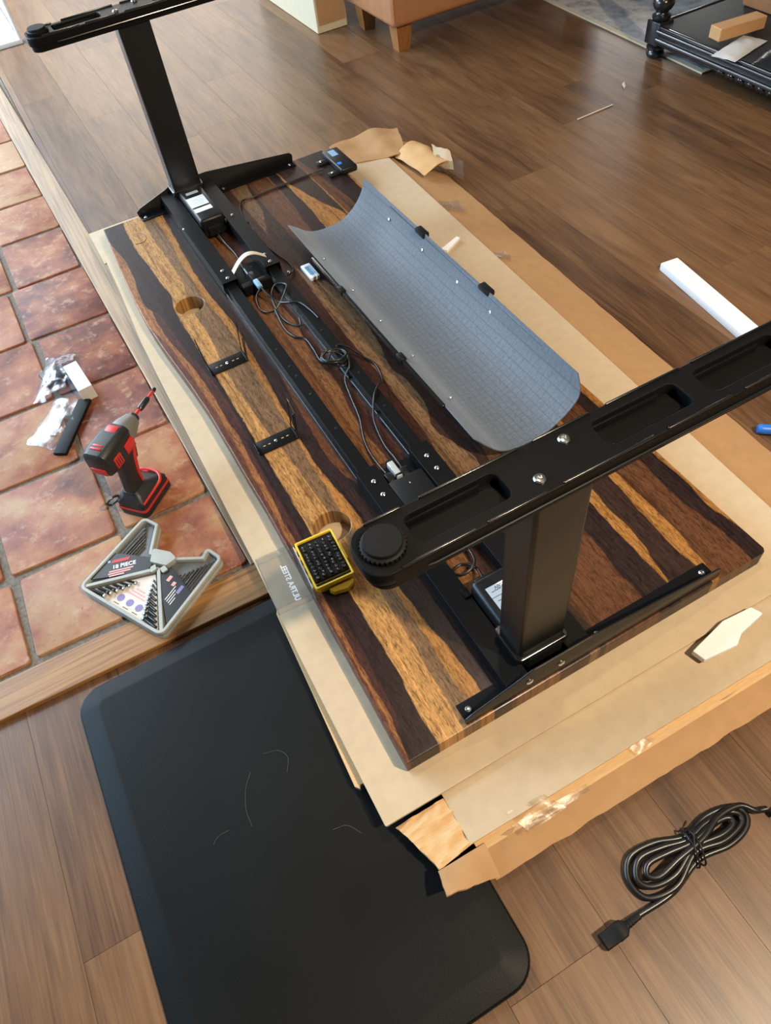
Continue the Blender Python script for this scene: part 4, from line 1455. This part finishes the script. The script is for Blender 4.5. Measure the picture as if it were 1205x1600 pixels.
RR = [.016, .016, .014, .008, .004, .012, .012, .005, .014]
plate('case_tray', 'case_grey', hc, [rpoly(HP, RR, 4)], 0.0, 0.012, 0.002)
rim_in = rpoly(inset(HP, 0.007), [max(.003, r - .006) for r in RR], 4)
plate('case_rim', 'case_grey', hc, [rpoly(HP, RR, 4), rim_in], 0.0121, 0.026, 0.0015)
plate('case_insert', 'case_dark', hc, [rpoly(inset(HP, 0.0075), [max(.003, r - .006) for r in RR], 4)], 0.0121, 0.0145, 0.0)
# local helper in the case plane: lerp in the quad given by corners
P0, P1 = V2(0), V2(1)               # long near edge
mid = (P0 + P1) / 2
ctr = Vector((-0.242, 0.640))


def tri_plate(name, mat, pts, z0, z1, parent=hc, r=.002):
    return plate(name, mat, parent, [rpoly([tuple(p) for p in pts], r, 2)], z0, z1, 0.0003)


def lerp(a, b, t): return a + (b - a) * t


e0, e1 = lerp(P0, P1, .045), lerp(P0, P1, .955)
tri_plate('picture_card', 'case_label_cream', [lerp(e0, ctr, .06), lerp(e1, ctr, .06), lerp(ctr, mid, .10)], .0146, .0152)
# black label flaps over each wing
L1 = [lerp(V2(0), V2(8), .10), lerp(ctr, V2(0), .14), lerp(ctr, V2(8), .20), lerp(V2(0), V2(8), .50)]
L2 = [lerp(V2(1), V2(2), .10), lerp(V2(1), V2(2), .52), lerp(ctr, V2(2), .20), lerp(ctr, V2(1), .14)]
L1[0] += (hcc - L1[0]).normalized() * .008; L1[3] += (hcc - L1[3]).normalized() * .008
L2[0] += (hcc - L2[0]).normalized() * .008; L2[1] += (hcc - L2[1]).normalized() * .008
w1 = tri_plate('wing_label', 'case_label_black', L1, .0215, .0225)
w2 = tri_plate('wing_label', 'case_label_black', L2, .0215, .0225)
# grey ribs between picture card and labels
for a, b in ((V2(0), ctr), (V2(1), ctr)):
    d = (b - a).normalized(); nn = Vector((-d.y, d.x)) * .0035
    tri_plate('rib', 'case_grey', [a + d * .014 - nn, b - nn, b + nn, a + d * .014 + nn], .0146, .0240)
# hinge drum and clasps
hd_dir = (lerp(V2(4), V2(5), .7) - ctr).normalized()
tri_plate('hinge', 'case_grey', [(-0.252, 0.662), (-0.225, 0.634), (-0.200, 0.640), (-0.206, 0.662), (-0.236, 0.692)], .0150, .0290, hc, .004)
tri_plate('clasp', 'case_grey', [ctr + Vector((-.014, .010)), ctr + Vector((-.018, -.004)), ctr + Vector((-.004, -.002)), ctr + Vector((-.002, .012))], .0226, .0265)
tri_plate('clasp', 'case_grey', [ctr + Vector((.003, -.004)), ctr + Vector((.004, -.018)), ctr + Vector((.017, -.016)), ctr + Vector((.014, -.002))], .0226, .0265)
# keys: long ones along each wing, short-arm rows along the picture card


def keyrow(a, b, da, db, n, r0, r1, z):
    """n rods from points along a..b running towards direction da (length db)"""
    for i in range(n):
        t = i / (n - 1)
        p = lerp(a, b, t)
        r = r0 + (r1 - r0) * t
        q = p + da * (db[0] + (db[1] - db[0]) * t)
        tube('hex_key', 'gun_steel', hc, [(p.x, p.y, z + r), (q.x, q.y, z + r)], r, 6, 1, False)


d8 = (V2(8) - V2(0)).normalized(); in8 = Vector((d8.y, -d8.x))
a0 = lerp(V2(0), V2(8), .52)
keyrow(a0 + in8 * .014, a0 + in8 * .052, d8, (.085, .040), 7, .0034, .0013, .0146)
d2 = (V2(2) - V2(1)).normalized(); in2 = Vector((-d2.y, d2.x))
a2 = lerp(V2(1), V2(2), .53)
keyrow(a2 + in2 * .012, a2 + in2 * .062, d2, (.082, .026), 9, .0036, .0012, .0146)
for end, sd in ((e0, 1), (e1, -1)):
    for i in range(9 if sd < 0 else 6):
        t = .09 + i * (.088 if sd < 0 else .10)
        p = lerp(end, ctr, t) + (mid - lerp(end, ctr, t)).normalized() * .006
        dd = (P1 - P0).normalized() * sd
        ln = .036 * (1 - t) + .006
        r = .0046 * (1 - t * .75)
        q = p + dd * ln * (.9) + (mid - ctr).normalized() * (-.004)
        q2 = q + (mid - ctr).normalized() * (-.010 * (1 - t))
        tube('hex_key', 'gun_steel', hc, [(p.x, p.y, .0155 + r), (q.x, q.y, .0155 + r), (q2.x, q2.y, .0155 + r)], r, 6, 1, False)
        bm = bmesh.new()
        bm_tube(bm, [(q.x, q.y, .0155 + r), (q.x + dd.x * .003, q.y + dd.y * .003, .0155 + r)], r * 1.25, 8)
        obj_bm('key_ball', bm, 'steel', hc)
# print on the labels
ang1 = math.atan2((ctr - V2(0)).y, (ctr - V2(0)).x)
c1 = sum(L1, Vector((0, 0))) / 4
perp1 = Vector((-math.sin(ang1), math.cos(ang1)))
al1 = Vector((math.cos(ang1), math.sin(ang1)))
p = c1 + perp1 * .003 - al1 * .006
text('print', '18 PIECE', 'print_white', hc, .0135, (p.x, p.y, .0227), ang1, bold=.0003)
for k_, (dn, da, hl_) in enumerate(((.0070, .012, .026), (.0125, .016, .024), (.0180, .022, .016))):
    q = c1 - perp1 * dn - al1 * da
    tri_plate('print_line', 'print_pink', [q - al1 * hl_ - perp1 * .0019, q + al1 * hl_ - perp1 * .0019, q + al1 * hl_ + perp1 * .0019, q - al1 * hl_ + perp1 * .0019], .0226, .0229, hc, .0002)
rb = c1 + perp1 * .018 - al1 * .016
tri_plate('brand_bar', 'print_red', [rb - al1 * .018 - perp1 * .004, rb + al1 * .020 - perp1 * .004, rb + al1 * .024 + perp1 * .004, rb - al1 * .014 + perp1 * .004], .0226, .0229, hc, .0008)
rb2 = rb - al1 * .022 + perp1 * .002
tri_plate('brand_mark', 'connector_blue', [rb2 - al1 * .003 - perp1 * .003, rb2 + al1 * .003 - perp1 * .003, rb2 + al1 * .003 + perp1 * .003, rb2 - al1 * .003 + perp1 * .003], .0226, .0229, hc, .0003)
c2 = sum(L2, Vector((0, 0))) / 4
ang2 = math.atan2((V2(1) - ctr).y, (V2(1) - ctr).x)
al2 = Vector((math.cos(ang2), math.sin(ang2))); pe2 = Vector((-math.sin(ang2), math.cos(ang2)))
for off, w_, m_ in (((-.030, -.004), (.007, .004), 'print_pink'), ((-.014, .004), (.005, .004), 'print_pink'), ((.004, .016), (.010, .004), 'print_violet')):
    q = c2 + al2 * off[0] + pe2 * off[1]
    u_ = d2 * w_[0]; v_ = in2 * w_[1]
    tri_plate('print_patch', m_, [q - u_ - v_, q + u_ - v_, q + u_ + v_, q - u_ + v_], .0226, .0229, hc, .0006)
for i in range(4):
    q = c2 + al2 * (.006 + i * .007) - pe2 * (.004 - i * .001)
    u_ = d2 * (.018 - i * .003); v_ = in2 * .0009
    tri_plate('print_line', 'print_white', [q - u_ - v_, q + u_ - v_, q + u_ + v_, q - u_ + v_], .0226, .0228, hc, .0001)
ee = (P1 - P0).normalized(); inn = (ctr - mid).normalized()
for i, (s, t) in enumerate(((-.026, .020), (0.0, .020), (.026, .020))):
    q = mid + ee * s + inn * (t + .008)
    plate('picture', 'print_violet', hc, [circle(q.x, q.y, .0085, 16)], .0153, .0155)
    q = q - inn * .014
    tri_plate('caption', 'label_ink', [q - ee * .007 - inn * .0008, q + ee * .007 - inn * .0008, q + ee * .007 + inn * .0008, q - ee * .007 + inn * .0008], .0153, .0155, hc, .0001)
for i in range(3):
    q = mid + inn * (.046 + i * .007)
    hl = .024 - i * .006
    tri_plate('caption', 'print_pink', [q - ee * hl - inn * .0018, q + ee * hl - inn * .0018, q + ee * hl + inn * .0018, q - ee * hl + inn * .0018], .0153, .0155, hc, .0001)

# ================================================================== driver bit box
bb = empty('bit_box', (0.0540, 0.4080, 0.1004), math.radians(-3.5))
tag(bb, 'yellow driver bit box with open clear lid on the desktop', 'bit box')
hw, hl = .0392, .0585
plate('box_base', 'yellow_plastic', bb, [rrect(-hw + .006, hw - .006, -hl + .006, hl - .006, .004, 3)], 0.0, .018, .001)
plate('box_rim', 'yellow_plastic', bb, [rrect(-hw, hw, -hl, hl, .004, 3), rrect(-hw + .004, hw - .004, -hl + .004, hl - .004, .003, 3)], .0182, .028, .001)
plate('bit_holder', 'black_rubber', bb, [rrect(-hw + .0045, hw - .0045, -hl + .017, hl - .0045, .002, 3)], .0182, .024, .001)
plate('slider_slot', 'black_plastic', bb, [rrect(-hw + .0045, hw - .0045, -hl + .0045, -hl + .0135, .001, 2)], .0182, .021, .0006)
plate('latch', 'yellow_plastic', bb, [rpoly([(-.020, -hl), (.036, -hl), (.030, -hl - .010), (.016, -hl - .016), (-.010, -hl - .012)], .004, 3)], .002, .014, .0015)
box('latch_tab', 'yellow_plastic', bb, hw, hw + .003, -.020, .022, .012, .026, .001)
kx = 0
for i in range(5):
    for j in range(10):
        x = -hw + .0125 + i * .0136 + random.uniform(-.0008, .0008)
        y = -hl + .023 + j * .0084
        r = .0030
        bit = SHARED.get('bit')
        if bit is None:
            bm = bmesh.new()
            bm_lathe(bm, [(.0036, 0), (.0036, .0055), (.0030, .0066), (.0022, .0067), (.0017, .0045), (.0002, .0042)], 8)
            bmesh.ops.recalc_face_normals(bm, faces=bm.faces)
            bit = bpy.data.meshes.new('driver_bit')
            bm.to_mesh(bit); bm.free()
            bit.materials.append(MATS['bit_steel'])
            SHARED['bit'] = bit
        o = bpy.data.objects.new('driver_bit', bit)
        COL.objects.link(o)
        o.location = (x, y, .0240 + random.uniform(-.002, .0015))
        o.rotation_euler = (random.uniform(-.05, .05), random.uniform(-.05, .05), random.uniform(0, 3))
        o.parent = bb
for j in range(5):
    y = -hl + .014 + j * .0225
    box('hinge_knuckle', 'yellow_plastic', bb, -hw - .004, -hw, y - .005, y + .005, .016, .025, .0015)
ld = empty('lid_assembly')
ld.parent = bb
ld.name = 'lid'
lx0, lx1 = -hw - .080, -hw - .005
zl = .006
box('lid_panel', 'clear_lid', ld, lx0, lx1, -hl - .005, hl + .004, zl, zl + .0022, .0005, 1)
for a in ((lx0, lx0 + .0022, -hl - .005, hl + .004), (lx1 - .0022, lx1, -hl - .005, hl + .004), (lx0 + .0022, lx1 - .0022, -hl - .005, -hl - .0028), (lx0 + .0022, lx1 - .0022, hl + .0018, hl + .004)):
    box('lid_wall', 'clear_lid', ld, a[0], a[1], a[2], a[3], zl + .0022, zl + .021, .0004, 1)
text('lid_lettering', 'ULTRA STEEL', 'print_white', ld, .0150, ((lx0 + lx1) / 2 + .006, -.007, zl + .0024), math.radians(-90), mirror=True, bold=.0004)
box('lid_hinge', 'silver_label', ld, lx1, lx1 + .002, -hl + .006, hl - .006, zl + .018, zl + .022, .0005, 1)


# ================================================================== plastic bags on the tiles
def bag(name, label, pts, h, seed, parent=None, nu=16, nv=16):
    c = [Vector((p[0], p[1], 0)) for p in pts]

    def surf(side):
        def fn(u, v):
            p = c[0] * (1 - u) * (1 - v) + c[1] * u * (1 - v) + c[2] * u * v + c[3] * (1 - u) * v
            e = (math.sin(u * math.pi) * math.sin(v * math.pi)) ** .5 if 0 < u < 1 and 0 < v < 1 else 0
            k = noise.noise(Vector((p.x * 45, p.y * 45, seed)))
            rz = abs(noise.noise(Vector((p.x * 28 + p.y * 20, p.y * 28, seed + 4))))
            z = .0105 + (h * e * (0.75 + .35 * k) + 0.010 * rz * (1 - e)) if side else .0098
            if not e: p = p + Vector((noise.noise(p * 50 + Vector((seed, 0, 0))), noise.noise(p * 50 + Vector((0, seed, 0))), 0)) * .006
            return Vector((p.x, p.y, z))
        return fn

    b = empty(name)
    tag(b, label, 'plastic bag')
    grid_sheet('bag_film', 'clear_bag', b, nu, nv, surf(True), 0.0003, 25)
    return b


b1 = bag('plastic_bag', 'clear plastic bag holding a black part beside the small white box', [(-.375, 1.345), (-.262, 1.305), (-.228, 1.485), (-.305, 1.515)], .028, 2.2)
box('black_part', 'black_plastic', b1, -.030, .030, -.035, .035, .010, .026, .004, 2, Matrix.Translation((-.303, 1.415, 0)) @ Matrix.Rotation(.2, 4, 'Z'))
box('part_label', 'print_white', b1, -.016, -.004, -.030, .010, .0261, .0263, 0, 1, Matrix.Translation((-.290, 1.415, 0)) @ Matrix.Rotation(-.3, 4, 'Z'))
wb2 = box('white_carton', 'white_card', None, -.0185, .0185, -.062, .062, .0087, .0500, .001, 1, Matrix.Translation((-.243, 1.335, 0)) @ Matrix.Rotation(math.radians(6), 4, 'Z'))
tag(wb2, 'small white carton standing on the tiles next to a plastic bag', 'box')
b2 = bag('plastic_bag', 'clear plastic bag holding a flat black bar, behind the drill', [(-.425, 1.205), (-.345, 1.125), (-.245, 1.275), (-.312, 1.335)], .016, 7.7)
box('black_bar', 'black_rubber', b2, -.017, .017, -.095, .095, .0100, .0200, .002, 2, Matrix.Translation((-.303, 1.195, 0)) @ Matrix.Rotation(math.radians(-33), 4, 'Z'))
box('instruction_card', 'white_card', b2, -.018, .018, -.038, .038, .0100, .0140, .0015, 2, Matrix.Translation((-.345, 1.235, 0)) @ Matrix.Rotation(math.radians(-33), 4, 'Z'))

# ================================================================== power cord
pc = empty('power_cord')
tag(pc, 'coiled black power cord tied in the middle on the wood floor', 'power cord')
A = Vector((0.328, -0.306, 0))
ax = Vector((0.985, -0.17, 0)).normalized(); ay = Vector((-ax.y, ax.x, 0))


def P(s, tt, z): return A + ax * s + ay * (tt * (1.35 if s < -.03 and s > -.118 else 1.0)) + Vector((0, 0, z))


path = [P(-.150, -.061, .0075), P(-.125, -.056, .0055), P(-.060, -.034, .0052), P(0.0, -.020, .0060), P(.055, -.018, .0060), P(.092, -.006, .006), P(.105, .012, .006), P(.090, .030, .006),
        P(.045, .031, .006), P(0.0, .016, .008), P(-.050, .018, .008), P(-.095, .014, .007), P(-.113, -.008, .006), P(-.098, -.030, .006), P(-.05, -.030, .009), P(0, -.010, .012), P(.05, -.010, .011), P(.088, .002, .010), P(.094, .016, .010), P(.075, .025, .010),
        P(.035, .021, .012), P(0, .010, .013), P(-.045, .010, .013), P(-.085, .008, .013), P(-.102, -.010, .0125), P(-.085, -.022, .013), P(-.045, -.020, .015), P(0, -.004, .017), P(.05, -.002, .016), P(.075, .006, .015), P(.074, .016, .015), P(.05, .016, .016), P(0, .004, .018), P(-.04, .002, .019), P(-.075, .000, .018), P(-.086, -.010, .017), P(-.07, -.016, .018), P(-.03, -.010, .021), P(.02, .003, .020), P(.06, .022, .017), P(.10, .026, .014), P(.120, .012, .010), P(.128, .010, .0075), P(.140, .008, .007)]
tube('cord', 'cable_black', pc, path, 0.0049, 9, 7)
for k in (-.004, .006):
    tube('twist_tie', 'black_plastic', pc, [P(k, -.030, .004), P(k, -.026, .016), P(k + .002, -.006, .0255), P(k + .002, .012, .0240), P(k, .024, .014), P(k, .026, .004)], 0.0016, 6, 5)
tube('twist_tie', 'black_plastic', pc, [P(-.002, -.005, .026), P(.012, .018, .026), P(.022, .030, .018)], 0.0013, 6, 4)


def connector(c0, d, big):
    d = Vector(d).normalized(); n = Vector((-d.y, d.x, 0))
    z = Vector((0, 0, 1))
    secs = [(c0, .0118, .0085), (c0 + d * .024, .0120, .0090), (c0 + d * .0245, .0128, .0094), (c0 + d * .036, .0122, .0092), (c0 + d * .042, .0075, .0070)]
    e = rbox_loft('connector', 'black_rubber', pc, [(o + z * .0105, n, z, a, b_, .003) for o, a, b_ in secs], 3)
    bm = bmesh.new()
    for k in range(5):
        q = c0 + d * (.042 + k * .005) + z * .0095
        bm_tube(bm, [q, q + d * .003], .0066 - k * .0004, 10)
    q = c0 + d * .040 + z * .0092
    bm_tube(bm, [q, q + d * .028], .0050, 10)
    obj_bm('strain_relief', bm, 'black_rubber', e)


connector(Vector((0.1290, -0.3430, 0)), (1.0, 0.03, 0), False)
connector(Vector((0.533, -0.333, 0)), (-1, 0.02, 0), True)

# ================================================================== lint on the mat, scrap and painted joint highlight on the floor
for i, (lab, pts) in enumerate((
        ('pale curved hair near the middle of the black mat', [(-.200, .168), (-.175, .160), (-.165, .140), (-.176, .118)]),
        ('long pale hair curving down the black mat', [(-.232, .150), (-.250, .128), (-.262, .095), (-.263, .066)]),
        ('small pale hair arc low on the black mat', [(-.148, -.006), (-.125, -.012), (-.110, -.034)]),
        ('short pale fibre left of centre on the black mat', [(-.330, .072), (-.318, .080), (-.300, .080)]))):
    o = tube('hair', 'lint', None, [(x, y, .0200) for x, y in pts], 0.00028, 4, 6)
    tag(o, lab, 'hair')
o = quadsheet('paper_scrap', 'scrap', None, [(1.915, 1.757, .002), (1.935, 1.775, .002), (1.95, 1.80, .004), (1.93, 1.79, .004)], .0006, 3, 3)
tag(o, 'tiny pale paper scrap on the floor near the black table', 'scrap')
o = box('joint_highlight', 'scrap', None, -.08, .08, -.0022, .0022, .0004, .0030, .0006, 1, Matrix.Translation((1.727, 1.686, 0)) @ Matrix.Rotation(.04, 4, 'Z'))  # pale strip painted as the highlight along a plank end joint
tag(o, 'painted pale highlight on the plank joint in front of the black table', 'scrap')

# ================================================================== living room behind
# sofa
sf = empty('leather_seat', (1.42, 2.60, 0))
tag(sf, 'tan leather upholstered seat with tapered wooden corner leg at the top edge', 'seat')
box('seat_base', 'leather_tan', sf, 0.0, 1.10, 0.0, 0.45, 0.100, 0.36, 0.022, 3)
box('cushion', 'leather_tan', sf, 0.004, 1.096, 0.004, 0.446, 0.362, 0.46, 0.03, 3)
tube('piping', 'leather_tan', sf, [(0.008, 0.004, .12), (0.008, 0.004, .34)], .004, 6, 2)
for (x, y) in ((0.03, 0.03), (0.99, 0.03), (0.03, 0.345), (0.99, 0.345)):
    bm = bmesh.new()
    r = 0.036
    v0 = [bm.verts.new((x + r + a * r * .72, y + r + b * r * .72, 0.0075 if x > .5 else 0.0)) for a, b in ((-1, -1), (1, -1), (1, 1), (-1, 1))]
    v1 = [bm.verts.new((x + r + a * r, y + r + b * r, 0.0995)) for a, b in ((-1, -1), (1, -1), (1, 1), (-1, 1))]
    bm.faces.new(v0); bm.faces.new(v1)
    for k in range(4): bm.faces.new((v0[k], v0[(k + 1) % 4], v1[(k + 1) % 4], v1[k]))
    obj_bm('leg', bm, 'leg_wood', sf)

ct = empty('tall_carton', (1.28, 3.07, 0))
tag(ct, 'tall narrow cream carton standing on the floor beside the leather seat', 'box')
box('carton_body', 'cream_box', ct, 0, 0.150, 0, 0.75, 0.001, 0.62, 0.002, 1)
box('carton_shade_panel', 'cardboard_kraft', ct, 0.010, 0.145, -.0012, 0.0, 0.03, 0.60)  # kraft panel paints the carton's shaded front face; cream body is its lit tone
box('carton_flap', 'cream_box', ct, 0.004, 0.146, 0.004, 0.746, 0.6205, 0.626, 0.001, 1)

# rug
rg = empty('rug')
tag(rg, 'mottled grey rug with pale edge under the black table', 'rug')
plate('rug_pile', 'rug_grey', rg, [[(2.215, 1.685), (5.0, 1.685), (5.0, 4.6), (2.285, 4.6)]], 0.0003, 0.007, 0.001)
plate('rug_binding', 'cream_box', rg, [[(2.194, 1.664), (5.02, 1.664), (5.02, 4.62), (2.264, 4.62)], [(2.216, 1.686), (4.999, 1.686), (4.999, 4.599), (2.286, 4.599)]], 0.0003, 0.0062, 0.0008)

# coffee table
tb = empty('coffee_table', (2.12, 1.92, 0))
tag(tb, 'black lacquered coffee table with turned legs and lower shelf', 'table')


def tleg(x, y):
    z0 = 0.0075
    prof = [(.030, z0), (.034, z0 + .010), (.034, .022), (.028, .030), (.036, .036), (.036, .044), (.026, .052)]
    l = lathe('leg', 'lacquer_black', tb, prof, 20, Matrix.Translation((x, y, 0)), 50)
    box('leg_block', 'lacquer_black', l, x - .034, x + .034, y - .034, y + .034, .0525, .130, .004)
    lathe('leg_turning', 'lacquer_black', l, [(.028, .1305), (.034, .136), (.034, .144), (.024, .150), (.022, .156), (.034, .168), (.040, .182), (.036, .198), (.024, .208), (.020, .213), (.030, .222), (.036, .238), (.030, .254), (.020, .262), (.032, .275), (.038, .300), (.030, .36), (.024, .40), (.034, .42)], 20, Matrix.Translation((x, y, 0)), 50)
    box('leg_head', 'lacquer_black', l, x - .036, x + .036, y - .036, y + .036, .421, .545, .004)


for (x, y) in ((.05, -.03), (.05, -1.20), (.75, -.03), (.75, -1.20)):
    tleg(x, y)
box('shelf', 'shelf_black', tb, .03, .77, -1.19, -.045, .098, .122, .002)
for nm, a in (('shelf_moulding', (.012, .0295, -1.16, -.066)), ('shelf_moulding', (.7705, .788, -1.16, -.066))):
    m1 = box(nm, 'lacquer_black', tb, a[0], a[1], a[2], a[3], .060, .124, .006, 3)
    tube('bead', 'lacquer_black', m1, [(a[0] - .003, a[2], .108), (a[0] - .003, a[3], .108)], .008, 10, 2)
    tube('bead', 'lacquer_black', m1, [(a[0] - .001, a[2], .080), (a[0] - .001, a[3], .080)], .010, 10, 2)
m1 = box('shelf_moulding', 'lacquer_black', tb, .086, .714, -.0445, -.025, .060, .124, .006, 3)
box('apron', 'lacquer_black', tb, .02, .78, -1.225, -.005, .5455, .575, .004)
box('table_top', 'lacquer_black', tb, .0, .80, -1.25, .02, .5755, .605, .008, 3)
# carved notches on the lower rail
for k in range(6):
    y = -.38 - k * .045
    tube('carved_notch', 'lacquer_black', tb, [(.010, y, .062), (.004, y - .012, .072), (.010, y - .024, .062)], .006, 8, 4)

mt = Matrix.Translation((2.30, 1.595, 0)) @ Matrix.Rotation(math.radians(20), 4, 'Z')
kb = box('kraft_box', 'kraft_box', None, -.095, .095, -.028, .028, .1365, .176, .002, 1, Matrix.Translation((2.252, 1.606, 0)) @ Matrix.Rotation(math.radians(-6), 4, 'Z'))
tag(kb, 'long narrow kraft box on the lower shelf of the black table', 'box')


def pillow(name, label, cat, mat, c, rz, lx, ly, h, z0, seed):
    R = Matrix.Translation((c[0], c[1], 0)) @ Matrix.Rotation(rz, 4, 'Z')

    def fn(u, v):
        e = max(0, math.sin(u * math.pi) * math.sin(v * math.pi)) ** .6
        x = (u - .5) * lx; y = (v - .5) * ly
        k = noise.noise(Vector((x * 30, y * 30, seed)))
        q = R @ Vector((x, y, 0))
        return Vector((q.x, q.y, z0 + .002 + h * e * (1 + .25 * k) + .003 * abs(k)))
    o = grid_sheet(name, mat, None, 18, 12, fn, .0008, 30)
    return tag(o, label, cat)


pillow('poly_mailer', 'white padded mailer lying under the kraft box on the shelf', 'mailer', 'white_card', (2.195, 1.528), math.radians(14), .20, .090, .0125, .1225, 4)
b3 = pillow('plastic_bag', 'clear plastic bag on the shelf at the right edge of the photo', 'plastic bag', 'clear_bag', (2.235, 1.405), math.radians(20), .19, .085, .020, .1225, 9)
lc = box('shelf_carton', 'leather_tan', None, 2.47, 2.75, 1.50, 1.80, .1225, .24, .01, 2)
tag(lc, 'tan leather pouch box at the back of the black table shelf', 'box')
